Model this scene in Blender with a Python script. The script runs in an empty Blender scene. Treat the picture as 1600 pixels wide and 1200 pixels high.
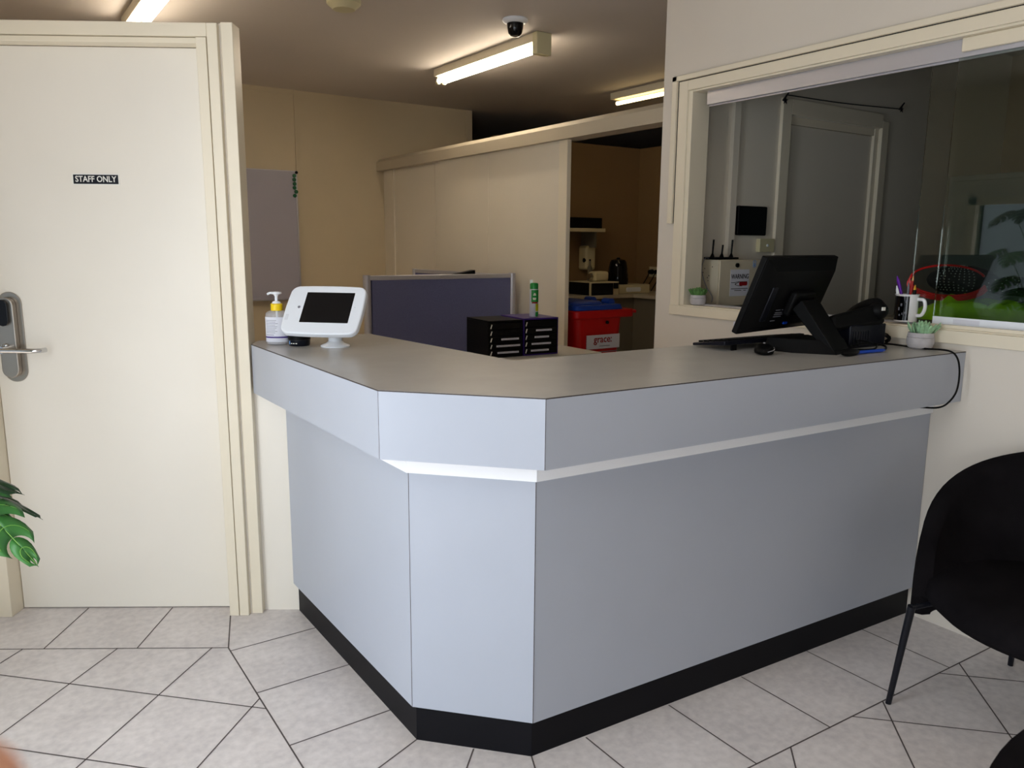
import bpy, bmesh, math, random
from mathutils import Vector, Matrix, noise
random.seed(7)
R = math.radians
PI = math.pi
scene = bpy.context.scene
C = scene.collection

# ------------------------------------------------------------------ camera
cam_d = bpy.data.cameras.new('camera')
cam = bpy.data.objects.new('camera', cam_d)
C.objects.link(cam)
cam_d.sensor_width = 36.0
cam_d.lens = 1224.12 / 1600 * 36.0
cam_d.clip_start = 0.01
CAM_H = 1.3896
pt, rl, yw = R(10.113), R(0.4116), R(34.107)
fwd = Vector((math.sin(yw) * math.cos(pt), math.cos(yw) * math.cos(pt), -math.sin(pt)))
rgt = Vector((math.cos(yw), -math.sin(yw), 0))
up = rgt.cross(fwd)
r2 = rgt * math.cos(rl) + up * math.sin(rl)
u2 = up * math.cos(rl) - rgt * math.sin(rl)
cam.matrix_world = Matrix(((r2.x, u2.x, -fwd.x, 0), (r2.y, u2.y, -fwd.y, 0), (r2.z, u2.z, -fwd.z, CAM_H), (0, 0, 0, 1)))
cam_d.dof.use_dof = True
cam_d.dof.focus_distance = 2.9
cam_d.dof.aperture_fstop = 13.0
scene.camera = cam

# ------------------------------------------------------------------ view and world
scene.view_settings.view_transform = 'Standard'
scene.view_settings.look = 'None'
scene.view_settings.exposure = 0.2
scene.view_settings.gamma = 1.0
scene.view_settings.use_curve_mapping = False
w = bpy.data.worlds.new('world')
scene.world = w
w.use_nodes = True
w.node_tree.nodes['Background'].inputs[0].default_value = (0.75, 0.87, 1.0, 1)
w.node_tree.nodes['Background'].inputs[1].default_value = 0.5
scene.cycles.max_bounces = 8
scene.cycles.diffuse_bounces = 5


def area(name, loc, target, sx, sy, power, col, spread=PI):
    d = bpy.data.lights.new(name, 'AREA')
    d.shape = 'RECTANGLE'
    d.size, d.size_y, d.energy, d.color, d.spread = sx, sy, power, col, spread
    o = bpy.data.objects.new(name, d)
    C.objects.link(o)
    o.location = loc
    o.rotation_euler = (Vector(target) - Vector(loc)).to_track_quat('-Z', 'Z').to_euler()
    return o


# daylight standing in the two window openings of the waiting room
area('daylight_left_low', (-1.27, 1.40, 0.62), (0.6, 1.60, -0.25), 3.6, 0.9, 35, (0.88, 0.94, 1.0), R(150))
area('daylight_left_high', (-1.27, 1.50, 1.42), (0.6, 1.50, 1.10), 3.8, 0.65, 10, (0.87, 0.94, 1.0))
area('daylight_left_near', (-1.27, -0.95, 0.95), (0.6, -0.6, 0.75), 1.1, 1.5, 26, (0.88, 0.94, 1.0))
area('daylight_front', (-0.1, -2.72, 0.95), (-0.1, 0.3, 0.75), 2.0, 1.6, 4, (0.87, 0.94, 1.0))
sun_d = bpy.data.lights.new('sun', 'SUN')
sun_d.energy, sun_d.angle, sun_d.color = 5.0, R(1.0), (1.0, 0.96, 0.90)
sun = bpy.data.objects.new('sun', sun_d)
C.objects.link(sun)
sun.rotation_euler = Vector((0.52, 0.16, -0.95)).to_track_quat('-Z', 'Y').to_euler()

# ------------------------------------------------------------------ materials
def lin(c):
    return tuple((x / 12.92 if x <= 0.04045 else ((x + 0.055) / 1.055) ** 2.4) for x in c)


def rgb(r, g, b):
    return lin((r / 255, g / 255, b / 255)) + (1,)


MATS = {}


def mat(name, col, rough=0.5, metal=0.0, var=0.0, scale=8.0, bump=0.0, bscale=60.0, emit=None, trans=0.0, ior=1.45, spec=0.5, coat=0.0, sheen=0.0, stretch=None, alpha=None):
    m = bpy.data.materials.new(name)
    m.use_nodes = True
    nt = m.node_tree
    b = nt.nodes['Principled BSDF']
    b.inputs['Base Color'].default_value = col
    b.inputs['Roughness'].default_value = rough
    b.inputs['Metallic'].default_value = metal
    b.inputs['IOR'].default_value = ior
    b.inputs['Specular IOR Level'].default_value = spec
    b.inputs['Transmission Weight'].default_value = trans
    b.inputs['Coat Weight'].default_value = coat
    b.inputs['Sheen Weight'].default_value = sheen
    tc = nt.nodes.new('ShaderNodeTexCoord')
    src = tc.outputs['Object']
    if stretch:
        mp = nt.nodes.new('ShaderNodeMapping')
        mp.inputs['Scale'].default_value = stretch
        nt.links.new(src, mp.inputs['Vector'])
        src = mp.outputs[0]
    if var:
        n = nt.nodes.new('ShaderNodeTexNoise')
        n.inputs['Scale'].default_value = scale
        n.inputs['Detail'].default_value = 6
        nt.links.new(src, n.inputs['Vector'])
        r = nt.nodes.new('ShaderNodeValToRGB')
        r.color_ramp.elements[0].position = 0.3
        r.color_ramp.elements[1].position = 0.7
        r.color_ramp.elements[0].color = tuple(max(0, x * (1 - var)) for x in col[:3]) + (1,)
        r.color_ramp.elements[1].color = tuple(min(1, x * (1 + var)) for x in col[:3]) + (1,)
        nt.links.new(n.outputs['Fac'], r.inputs[0])
        nt.links.new(r.outputs[0], b.inputs['Base Color'])
    if bump:
        n = nt.nodes.new('ShaderNodeTexNoise')
        n.inputs['Scale'].default_value = bscale
        n.inputs['Detail'].default_value = 3
        nt.links.new(src, n.inputs['Vector'])
        bp = nt.nodes.new('ShaderNodeBump')
        bp.inputs['Strength'].default_value = bump
        bp.inputs['Distance'].default_value = 0.002
        nt.links.new(n.outputs['Fac'], bp.inputs['Height'])
        nt.links.new(bp.outputs[0], b.inputs['Normal'])
    if emit:
        b.inputs['Emission Color'].default_value = emit[0]
        b.inputs['Emission Strength'].default_value = emit[1]
    MATS[name] = m
    return m


mat('pelmet_paint', rgb(186, 175, 154), 0.5)
mat('cream_wall', rgb(222, 214, 200), 0.55, var=0.02, scale=2.0, bump=0.06, bscale=90)
mat('cream_gloss', rgb(231, 225, 213), 0.32, var=0.02, scale=3.0, bump=0.05, bscale=40)
mat('cream_trim', rgb(228, 218, 196), 0.35, var=0.02, scale=3.0)
mat('white_lower_wall', rgb(216, 208, 196), 0.5, var=0.02, scale=2.0, bump=0.06, bscale=90)
mat('back_wall', rgb(204, 190, 162), 0.5, var=0.03, scale=2.0)
mat('sliding_panel', rgb(222, 214, 198), 0.5, var=0.02, scale=2.0)
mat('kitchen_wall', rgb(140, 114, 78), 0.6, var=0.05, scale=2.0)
mat('ceiling_paint', rgb(206, 198, 190), 0.8, var=0.02, scale=1.5)
mat('grout', rgb(92, 84, 82), 0.8)
mat('laminate', rgb(172, 178, 190), 0.28, var=0.012, scale=6.0, bump=0.03, bscale=200)
mat('counter_top', rgb(188, 186, 182), 0.25, var=0.03, scale=9.0, bump=0.04, bscale=300)
mat('dark_edge', rgb(58, 48, 46), 0.6)
mat('white_strip', rgb(246, 247, 250), 0.4)
mat('kick_black', rgb(9, 9, 15), 0.5, spec=0.2, var=0.1, scale=10)
mat('black_plastic', rgb(8, 8, 9), 0.5, spec=0.16, var=0.1, scale=30)
mat('black_gloss', rgb(6, 6, 9), 0.12, spec=0.35)
mat('dark_navy', rgb(15, 17, 28), 0.35, spec=0.3)
mat('black_velvet', rgb(22, 20, 22), 0.95, spec=0.05, var=0.3, scale=7.0, bump=0.3, bscale=300)
mat('black_metal', rgb(22, 24, 32), 0.35, metal=0.3)
mat('white_plastic', rgb(232, 237, 244), 0.35)
mat('white_paper', rgb(214, 216, 226), 0.8)
mat('text_black', rgb(14, 14, 20), 0.6)
mat('text_gray', rgb(120, 122, 132), 0.7)
mat('text_white', rgb(232, 230, 222), 0.6)
mat('red_print', rgb(150, 14, 24), 0.6)
mat('steel', rgb(168, 160, 150), 0.28, metal=1.0, var=0.08, scale=3, stretch=(1, 1, 0.1))
mat('chrome', rgb(205, 205, 205), 0.15, metal=1.0)
mat('aluminium', rgb(196, 196, 204), 0.4, metal=0.7)
mat('screen_fabric', rgb(104, 108, 146), 0.95, var=0.08, scale=200, bump=0.2, bscale=500)
mat('whiteboard', rgb(176, 174, 188), 0.25)
mat('magnet_green', rgb(8, 92, 52), 0.4)
mat('tube_light', rgb(255, 255, 255), 0.5, emit=((1.0, 0.87, 0.70, 1), 18.0))
mat('tube_light_yellow', rgb(255, 255, 255), 0.5, emit=((1.0, 0.74, 0.36, 1), 7.0))
mat('tube_light_dim', rgb(255, 255, 255), 0.5, emit=((1.0, 0.84, 0.64, 1), 9.0))
mat('fixture_paint', rgb(214, 204, 180), 0.5)
mat('beige_plastic', rgb(206, 198, 160), 0.45)
mat('box_paint', rgb(206, 196, 172), 0.5, var=0.03, scale=12)
mat('yellow_plastic', rgb(240, 205, 10), 0.35)
mat('purple_plastic', rgb(52, 22, 112), 0.35)
mat('purple_print', rgb(60, 40, 120), 0.5)
mat('red_plastic', rgb(196, 8, 14), 0.38, var=0.04, scale=4)
mat('blue_plastic', rgb(12, 62, 160), 0.4)
mat('blue_pen', rgb(14, 70, 190), 0.3)
mat('can_green', rgb(20, 140, 58), 0.3)
mat('can_white', rgb(210, 214, 226), 0.3, metal=0.2)
mat('can_yellow', rgb(196, 200, 30), 0.4)
mat('concrete_pot', rgb(186, 182, 184), 0.85, var=0.12, scale=30, bump=0.4, bscale=120)
mat('succulent_green', rgb(150, 192, 150), 0.5, var=0.3, scale=90)
mat('succulent_dark', rgb(84, 128, 66), 0.5, var=0.2, scale=60)
mat('leaf_green', rgb(58, 116, 54), 0.35, var=0.15, scale=12)
mat('leaf_dark', rgb(26, 58, 30), 0.35, var=0.15, scale=12)
mat('leaf_vein', rgb(130, 186, 84), 0.4)
mat('stem_green', rgb(64, 96, 40), 0.5)
mat('vest_lime', rgb(180, 246, 36), 0.75, var=0.12, scale=20, bump=0.3, bscale=60)
mat('cord_red', rgb(214, 30, 30), 0.35)
mat('mesh_black', rgb(20, 22, 26), 0.7)
mat('mesh_dot', rgb(150, 156, 158), 0.7)
mat('cabinet_green', rgb(92, 104, 100), 0.5)
mat('mug_white', rgb(232, 232, 234), 0.2, coat=0.4)
mat('pen_purple', rgb(92, 24, 150), 0.3)
mat('pen_red', rgb(150, 16, 14), 0.35)
mat('pencil_wood', rgb(206, 160, 110), 0.6)
mat('gold', rgb(200, 160, 60), 0.3, metal=0.9)
mat('bench_top', rgb(178, 170, 150), 0.4)
mat('cupboard_gray', rgb(112, 106, 92), 0.6)
mat('kitchen_cream', rgb(206, 196, 160), 0.5)
mat('skin', rgb(246, 186, 156), 0.5)
mat('nail', rgb(240, 184, 160), 0.3)
mat('desk_top', rgb(196, 192, 182), 0.45)
mat('sticker_blue', rgb(120, 160, 210), 0.5)
mat('soil', rgb(40, 30, 24), 0.9)


def glass(name, col, rough=0.0):
    m = bpy.data.materials.new(name)
    m.use_nodes = True
    nt = m.node_tree
    for n in list(nt.nodes):
        nt.nodes.remove(n)
    out = nt.nodes.new('ShaderNodeOutputMaterial')
    mix = nt.nodes.new('ShaderNodeMixShader')
    fr = nt.nodes.new('ShaderNodeFresnel')
    fr.inputs[0].default_value = 1.5
    tr = nt.nodes.new('ShaderNodeBsdfTransparent')
    tr.inputs[0].default_value = col
    gl = nt.nodes.new('ShaderNodeBsdfGlossy')
    gl.inputs['Roughness'].default_value = rough
    nt.links.new(fr.outputs[0], mix.inputs[0])
    nt.links.new(tr.outputs[0], mix.inputs[1])
    nt.links.new(gl.outputs[0], mix.inputs[2])
    nt.links.new(mix.outputs[0], out.inputs[0])
    MATS[name] = m


glass('pane_glass', (0.80, 0.83, 0.80, 1))
glass('clear_plastic', (0.88, 0.90, 0.94, 1), 0.05)

def soft_clear(name, col, k):
    m = bpy.data.materials.new(name)
    m.use_nodes = True
    nt = m.node_tree
    b = nt.nodes['Principled BSDF']
    b.inputs['Base Color'].default_value = col
    b.inputs['Roughness'].default_value = 0.15
    b.inputs['Alpha'].default_value = k
    MATS[name] = m


soft_clear('bottle_plastic', rgb(225, 228, 236), 0.30)
soft_clear('gel', rgb(214, 218, 230), 0.35)

# floor tile: pale warm-grey stoneware with soft clouding
tile = mat('floor_tile', rgb(196, 188, 184), 0.42)
nt = tile.node_tree
b = nt.nodes['Principled BSDF']
tc = nt.nodes.new('ShaderNodeTexCoord')
n1 = nt.nodes.new('ShaderNodeTexNoise'); n1.inputs['Scale'].default_value = 5.0; n1.inputs['Detail'].default_value = 8
n2 = nt.nodes.new('ShaderNodeTexNoise'); n2.inputs['Scale'].default_value = 40.0; n2.inputs['Detail'].default_value = 6
mx = nt.nodes.new('ShaderNodeMath'); mx.operation = 'ADD'
ml = nt.nodes.new('ShaderNodeMath'); ml.operation = 'MULTIPLY'; ml.inputs[1].default_value = 0.5
rp = nt.nodes.new('ShaderNodeValToRGB')
rp.color_ramp.elements[0].position = 0.36; rp.color_ramp.elements[0].color = rgb(206, 199, 197)
rp.color_ramp.elements[1].position = 0.64; rp.color_ramp.elements[1].color = rgb(230, 223, 220)
e = rp.color_ramp.elements.new(0.5); e.color = rgb(219, 212, 209)
nt.links.new(tc.outputs['Object'], n1.inputs[0]); nt.links.new(tc.outputs['Object'], n2.inputs[0])
nt.links.new(n1.outputs[0], mx.inputs[0]); nt.links.new(n2.outputs[0], mx.inputs[1])
nt.links.new(mx.outputs[0], ml.inputs[0]); nt.links.new(ml.outputs[0], rp.inputs[0])
nt.links.new(rp.outputs[0], b.inputs['Base Color'])


# ------------------------------------------------------------------ mesh builder
I4 = Matrix.Identity(4)


def T(x, y, z):
    return Matrix.Translation((x, y, z))


def Rx(a): return Matrix.Rotation(R(a), 4, 'X')
def Ry(a): return Matrix.Rotation(R(a), 4, 'Y')
def Rz(a): return Matrix.Rotation(R(a), 4, 'Z')


def spline(pts, n=8):
    pts = [Vector(p) for p in pts]
    if len(pts) < 3:
        return pts
    out = []
    P = [pts[0] * 2 - pts[1]] + pts + [pts[-1] * 2 - pts[-2]]
    for i in range(1, len(P) - 2):
        a, b_, c, d = P[i - 1], P[i], P[i + 1], P[i + 2]
        for k in range(n):
            t = k / n
            out.append(0.5 * ((2 * b_) + (c - a) * t + (2 * a - 5 * b_ + 4 * c - d) * t * t + (3 * b_ - a - 3 * c + d) * t ** 3))
    out.append(pts[-1])
    return out


class MB:
    def __init__(self, M=None):
        self.v, self.f, self.mi = [], [], []
        self.M = M or I4

    def add(self, vs, fs, mi=0, M=None):
        o = len(self.v)
        MM = self.M @ M if M is not None else self.M
        self.v += [MM @ Vector(p) for p in vs]
        for f in fs:
            self.f.append([o + i for i in f]); self.mi.append(mi)
        return self

    def box(self, x0, x1, y0, y1, z0, z1, mi=0, M=None):
        v = [(x, y, z) for z in (z0, z1) for y in (y0, y1) for x in (x0, x1)]
        return self.add(v, [(0, 2, 3, 1), (4, 5, 7, 6), (0, 1, 5, 4), (2, 6, 7, 3), (0, 4, 6, 2), (1, 3, 7, 5)], mi, M)

    def prism(self, poly, z0, z1, mi=0, M=None, top=None):
        n = len(poly)
        top = top or poly
        v = [(p[0], p[1], z0) for p in poly] + [(p[0], p[1], z1) for p in top]
        f = [tuple(range(n - 1, -1, -1)), tuple(range(n, 2 * n))]
        f += [(i, (i + 1) % n, n + (i + 1) % n, n + i) for i in range(n)]
        return self.add(v, f, mi, M)

    def rplate(self, w_, h_, d, r, mi=0, M=None, n=6, bow=0.0):
        """rounded plate in the xz plane, thickness d along y (front at y=0)"""
        pts = []
        for cx, cz, a0 in ((w_ / 2 - r, h_ / 2 - r, 0), (-w_ / 2 + r, h_ / 2 - r, 90), (-w_ / 2 + r, -h_ / 2 + r, 180), (w_ / 2 - r, -h_ / 2 + r, 270)):
            for k in range(n + 1):
                a = R(a0 + 90 * k / n)
                pts.append((cx + r * math.cos(a), cz + r * math.sin(a)))
        if bow:
            q = []
            for i, p in enumerate(pts):
                nx = pts[(i + 1) % len(pts)]
                L = math.hypot(nx[0] - p[0], nx[1] - p[1])
                m_ = max(1, int(L / 0.02))
                for k in range(m_):
                    t = k / m_
                    q.append((p[0] + (nx[0] - p[0]) * t, p[1] + (nx[1] - p[1]) * t))
            pts = [(x * (1 + bow * (1 - (2 * z / h_) ** 2)), z * (1 + bow * 1.0 * (1 - (2 * x / w_) ** 2))) for x, z in q]
        nn = len(pts)
        v = [(p[0], 0, p[1]) for p in pts] + [(p[0], d, p[1]) for p in pts]
        f = [tuple(range(nn)), tuple(range(2 * nn - 1, nn - 1, -1))]
        f += [((i + 1) % nn, i, nn + i, nn + (i + 1) % nn) for i in range(nn)]
        return self.add(v, f, mi, M)

    def cyl(self, p0, p1, r0, r1=None, n=24, mi=0, M=None):
        r1 = r0 if r1 is None else r1
        p0, p1 = Vector(p0), Vector(p1)
        q = (p1 - p0).to_track_quat('Z', 'Y')
        v = [p0 + q @ Vector((r0 * math.cos(2 * PI * i / n), r0 * math.sin(2 * PI * i / n), 0)) for i in range(n)]
        v += [p1 + q @ Vector((r1 * math.cos(2 * PI * i / n), r1 * math.sin(2 * PI * i / n), 0)) for i in range(n)]
        f = [tuple(range(n - 1, -1, -1)), tuple(range(n, 2 * n))] + [(i, (i + 1) % n, n + (i + 1) % n, n + i) for i in range(n)]
        return self.add(v, f, mi, M)

    def lathe(self, prof, c=(0, 0, 0), n=32, mi=0, M=None, sx=1.0, sy=1.0):
        v, f = [], []
        for r, z in prof:
            for i in range(n):
                a = 2 * PI * i / n
                v.append((c[0] + r * sx * math.cos(a), c[1] + r * sy * math.sin(a), c[2] + z))
        for k in range(len(prof) - 1):
            for i in range(n):
                j = (i + 1) % n
                f.append((k * n + i, k * n + j, (k + 1) * n + j, (k + 1) * n + i))
        f.append(tuple(range(n - 1, -1, -1)))
        f.append(tuple((len(prof) - 1) * n + i for i in range(n)))
        return self.add(v, f, mi, M)

    def tube(self, pts, r, n=10, mi=0, M=None, smooth=6, r1=None):
        P = spline(pts, smooth) if smooth else [Vector(p) for p in pts]
        v, f = [], []
        t0 = (P[1] - P[0]).normalized()
        nrm = t0.orthogonal().normalized()
        for i, p in enumerate(P):
            t = (P[min(i + 1, len(P) - 1)] - P[max(i - 1, 0)]).normalized()
            nrm = (nrm - t * nrm.dot(t))
            nrm = nrm.normalized() if nrm.length > 1e-6 else t.orthogonal().normalized()
            bi = t.cross(nrm)
            rr = r if r1 is None else r + (r1 - r) * i / (len(P) - 1)
            for k in range(n):
                a = 2 * PI * k / n
                v.append(p + (nrm * math.cos(a) + bi * math.sin(a)) * rr)
        for i in range(len(P) - 1):
            for k in range(n):
                j = (k + 1) % n
                f.append((i * n + k, i * n + j, (i + 1) * n + j, (i + 1) * n + k))
        f.append(tuple(range(n - 1, -1, -1)))
        f.append(tuple((len(P) - 1) * n + i for i in range(n)))
        return self.add(v, f, mi, M)

    def ell(self, c, r, mi=0, M=None, n=16, m=10):
        v, f = [(c[0], c[1], c[2] - r[2])], []
        for k in range(1, m):
            a = -PI / 2 + PI * k / m
            for i in range(n):
                b_ = 2 * PI * i / n
                v.append((c[0] + r[0] * math.cos(a) * math.cos(b_), c[1] + r[1] * math.cos(a) * math.sin(b_), c[2] + r[2] * math.sin(a)))
        v.append((c[0], c[1], c[2] + r[2]))
        for i in range(n):
            j = (i + 1) % n
            f.append((0, 1 + j, 1 + i))
            for k in range(m - 2):
                f.append((1 + k * n + i, 1 + k * n + j, 1 + (k + 1) * n + j, 1 + (k + 1) * n + i))
            f.append((1 + (m - 2) * n + i, 1 + (m - 2) * n + j, len(v) - 1))
        return self.add(v, f, mi, M)

    def build(self, name, mats, parent=None, bevel=0.0, smooth=True, angle=35, seg=2):
        me = bpy.data.meshes.new(name)
        me.from_pydata([tuple(p) for p in self.v], [], self.f)
        if isinstance(mats, str):
            mats = [mats]
        for m in mats:
            me.materials.append(MATS[m])
        me.polygons.foreach_set('material_index', self.mi)
        me.update()
        if smooth:
            me.polygons.foreach_set('use_smooth', [True] * len(me.polygons))
            me.set_sharp_from_angle(angle=R(angle))
        o = bpy.data.objects.new(name, me)
        C.objects.link(o)
        if parent:
            o.parent = parent
        if bevel:
            md = o.modifiers.new('bevel', 'BEVEL')
            md.width, md.segments, md.limit_method, md.angle_limit = bevel, seg, 'ANGLE', R(40)
            md.harden_normals = False
        return o


def thing(name, label, cat, loc=(0, 0, 0), rz=0.0, group=None):
    o = bpy.data.objects.new(name, None)
    C.objects.link(o)
    o.location = loc
    o.rotation_euler = (0, 0, R(rz))
    o.empty_display_size = 0.05
    return tag(o, label, cat, group)


def tag(o, label, cat, group=None):
    o['label'] = label
    o['category'] = cat
    if group:
        o['group'] = group
    return o


def struct(o, label=None):
    o['kind'] = 'structure'
    if label:
        o['label'] = label
    return o


def sempty(name, label=None, loc=(0, 0, 0)):
    o = bpy.data.objects.new(name, None)
    C.objects.link(o)
    o.location = loc
    o.empty_display_size = 0.05
    return struct(o, label)


def text(name, s, size, m, parent, M, ext=0.0004, off=0.0, align='CENTER', sx=1.0):
    """flat lettering in the local xz plane reading towards -y"""
    cu = bpy.data.curves.new(name, 'FONT')
    cu.body, cu.size, cu.extrude, cu.offset = s, size, ext, off
    cu.align_x, cu.align_y = align, 'CENTER'
    cu.resolution_u = 3
    tmp = bpy.data.objects.new(name, cu)
    C.objects.link(tmp)
    dg = bpy.context.evaluated_depsgraph_get()
    me = bpy.data.meshes.new_from_object(tmp.evaluated_get(dg))
    bpy.data.objects.remove(tmp)
    me.name = name
    me.transform(M @ Rx(90) @ Matrix.Diagonal((sx, 1, 1, 1)))
    me.materials.clear()
    me.materials.append(MATS[m])
    o = bpy.data.objects.new(name, me)
    C.objects.link(o)
    o.parent = parent
    return o


# ================================================================== SETTING
# door-wall frame: s along the wall, o towards the back, z up
PHI = R(-32.4666)
tv = Vector((math.cos(PHI), math.sin(PHI), 0))
nv = Vector((-math.sin(PHI), math.cos(PHI), 0))
DW = Matrix(((tv.x, nv.x, 0, 0), (tv.y, nv.y, 0, 0), (0, 0, 1, 0), (0, 0, 0, 1)))


def sp(s, o):
    return (tv.x * s + nv.x * o, tv.y * s + nv.y * o)


H = 1.0306
A, B, Cc, D = (0.7885, 2.832), (0.797, 1.771), (1.089, 1.464), (2.849, 1.366)


def off(d, end_extra=0.0):
    P = [Vector(p) for p in (A, B, Cc, D)]
    L = []
    for i in range(3):
        t = (P[i + 1] - P[i]).normalized()
        n = Vector((-t.y, t.x))
        L.append((n, n.dot(P[i]) + d))
    out = [P[0] + L[0][0] * d]
    for i in range(2):
        (n0, c0), (n1, c1) = L[i], L[i + 1]
        det = n0.x * n1.y - n0.y * n1.x
        out.append(Vector(((c0 * n1.y - c1 * n0.y) / det, (n0.x * c1 - n1.x * c0) / det)))
    out.append(P[3] + L[2][0] * d)
    return [(p.x, p.y) for p in out]


# floor with tile joints
fl = MB()
fl.box(-2.6, 9.0, -2.9, 9.0, -0.12, 0.0, 0)
strip_in = [(0.602, 3.6), (0.602, 1.70), (0.985, 1.235), (2.849, 1.170)]   # outer edge of the tile border round the counter


def seg(a, b_, wd=0.0045):
    a, b_ = Vector(a), Vector(b_)
    t = (b_ - a)
    if t.length < 0.01:
        return
    t.normalize()
    n = Vector((-t.y, t.x)) * wd / 2
    p = [a - n, b_ - n, b_ + n, a + n]
    fl.add([(q.x, q.y, 0.0006) for q in p], [(0, 1, 2, 3)], 1)


def clip_out(p0, d, t0, t1, planes):
    """part of the line outside the convex set {n.x<=c}; returns intervals"""
    a, b_ = t0, t1
    for n, c in planes:
        dn = n[0] * d[0] + n[1] * d[1]
        pn = n[0] * p0[0] + n[1] * p0[1]
        if abs(dn) < 1e-9:
            if pn > c:
                return [(t0, t1)]
            continue
        t = (c - pn) / dn
        if dn > 0:
            b_ = min(b_, t)
        else:
            a = max(a, t)
    if a >= b_:
        return [(t0, t1)]
    return [iv for iv in ((t0, a), (b_, t1)) if iv[1] - iv[0] > 0.01]


def pl(a, b_):
    t = Vector(b_) - Vector(a)
    n = Vector((t.y, -t.x)).normalized()      # outward = away from the counter
    return ((-(-n.x), -(-n.y)), n.dot(Vector(a)))


E1 = [pl(strip_in[i], strip_in[i + 1]) for i in range(3)]
ctr = (2.0, 2.5)
E1 = [(n, c) if n[0] * ctr[0] + n[1] * ctr[1] < c else ((-n[0], -n[1]), -c) for n, c in E1]
for fam in range(2):
    d = Vector((1, 1)).normalized() if fam == 0 else Vector((1, -1)).normalized()
    nn = Vector((-d.y, d.x))
    base = Vector((0.345, 2.459))
    for k in range(-22, 23):
        p0 = base + nn * (0.316 * k)
        ivs = [(-7.0, 7.0)]
        out = []
        for iv in ivs:
            out += clip_out(p0, d, iv[0], iv[1], E1)
        res = []
        for a, b_ in out:     # keep o < 2.552, room limits
            lo, hi = a, b_
            for n, c in (((nv.x, nv.y), 2.552), ((1, 0), 2.84), ((-1, 0), 2.3), ((0, -1), 2.6)):
                dn = n[0] * d.x + n[1] * d.y
                pn = n[0] * p0.x + n[1] * p0.y
                if abs(dn) < 1e-9:
                    if pn > c: hi = lo
                    continue
                t = (c - pn) / dn
                if dn > 0: hi = min(hi, t)
                else: lo = max(lo, t)
            if hi - lo > 0.01:
                res.append((lo, hi))
        for a, b_ in res:
            seg(p0 + d * a, p0 + d * b_)
j = (0.602, 2.636)
seg(j, (0.602, 1.70)); seg((0.602, 1.70), (0.985, 1.235)); seg((0.985, 1.235), (2.849, 1.170))
seg(sp(-3.3, 2.552), sp(-0.907, 2.549))
seg(j, (0.672, 2.879))
for s_ in (-1.541, -1.222, -1.86, -2.18, -2.5):
    seg(sp(s_, 2.55), sp(s_, 2.86))
for y_ in (2.611, 2.303, 1.990):
    seg((0.602, y_), (0.913, y_))
seg((0.602, 1.70), (0.913, 1.818)); seg((0.985, 1.235), (1.142, 1.577))
seg((1.026, 1.693), (0.79, 1.45))
for x_ in (1.321, 1.635, 1.950, 2.273, 2.581):
    seg((x_, 1.223 - (x_ - 1.32) * 0.035), (x_, 1.56 - (x_ - 1.32) * 0.05))
for k in range(1, 13):
    seg((2.3 + 0.32 * k, 2.9), (2.3 + 0.32 * k, 2.9))
floor = struct(fl.build('floor', ['floor_tile', 'grout'], smooth=False), 'pale stoneware tiles laid diagonally with straight borders')

struct(MB().box(-1.3, 9.0, -2.7, 4.0, 2.7, 2.82).box(-2.4, 9.0, 4.0, 9.0, 2.7, 2.82).build('ceiling', 'ceiling_paint', smooth=False), 'dim off white flat ceiling')

# waiting-room outer walls with the window openings that give the daylight (out of frame)
wl = MB()
XL = -1.2
wl.box(XL - 0.1, XL, -2.7, -1.5, 0, 2.7).box(XL - 0.1, XL, 3.45, 4.02, 0, 2.7).box(XL - 0.1, XL, -1.5, 3.45, 0, 0.12).box(XL - 0.1, XL, -1.5, 3.45, 1.80, 2.7)
wl.box(-2.4, -2.3, 3.9, 9.0, 0, 2.7).box(-2.4, -1.3, 3.9, 4.0, 0, 2.7)
struct(wl.build('wall_left', 'cream_wall', smooth=False))
wf = MB()
wf.box(-1.3, -1.1, -2.7, -2.6, 0, 2.7).box(0.9, 2.95, -2.7, -2.6, 0, 2.7).box(-1.1, 0.9, -2.7, -2.6, 0, 0.12).box(-1.1, 0.9, -2.7, -2.6, 1.80, 2.7)
struct(wf.build('wall_front', 'cream_wall', smooth=False))
w3 = MB()
for y_ in (-1.5, 0.1, 1.7, 3.39):
    w3.box(XL - 0.04, XL + 0.02, y_, y_ + 0.06, 0.12, 1.80)
w3.box(XL - 0.04, XL + 0.02, -1.5, 3.45, 0.12, 0.18).box(XL - 0.04, XL + 0.02, -1.5, 3.45, 1.74, 1.80)
struct(w3.build('window_3', 'cream_trim', smooth=False))
w4 = MB()
for x_ in (-1.1, -0.13, 0.84):
    w4.box(x_, x_ + 0.06, -2.66, -2.58, 0.12, 1.80)
w4.box(-1.1, 0.9, -2.66, -2.58, 0.12, 0.18).box(-1.1, 0.9, -2.66, -2.58, 1.74, 1.80)
struct(w4.build('window_4', 'cream_trim', smooth=False))

# partition with the staff door, 2.11 m high, open above
SL, SR = -1.787, -0.9795          # clear opening
pw = MB(DW)
pw.box(-3.05, SL - 0.072, 2.838, 2.88, 0, 2.10)
pw.box(-0.908, -0.866, 2.81, 2.88, 0, 2.108)
pw.box(SL - 0.072, -0.908, 2.865, 2.88, 2.05, 2.10)
struct(pw.build('wall_door', 'cream_gloss', smooth=False), 'cream partition wall holding the staff door')
struct(MB(DW).box(-0.866, -0.722, 2.838, 2.88, 0, 0.850).build('wall_stub', 'cream_gloss', smooth=False), 'short low wall below the counter end')

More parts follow.
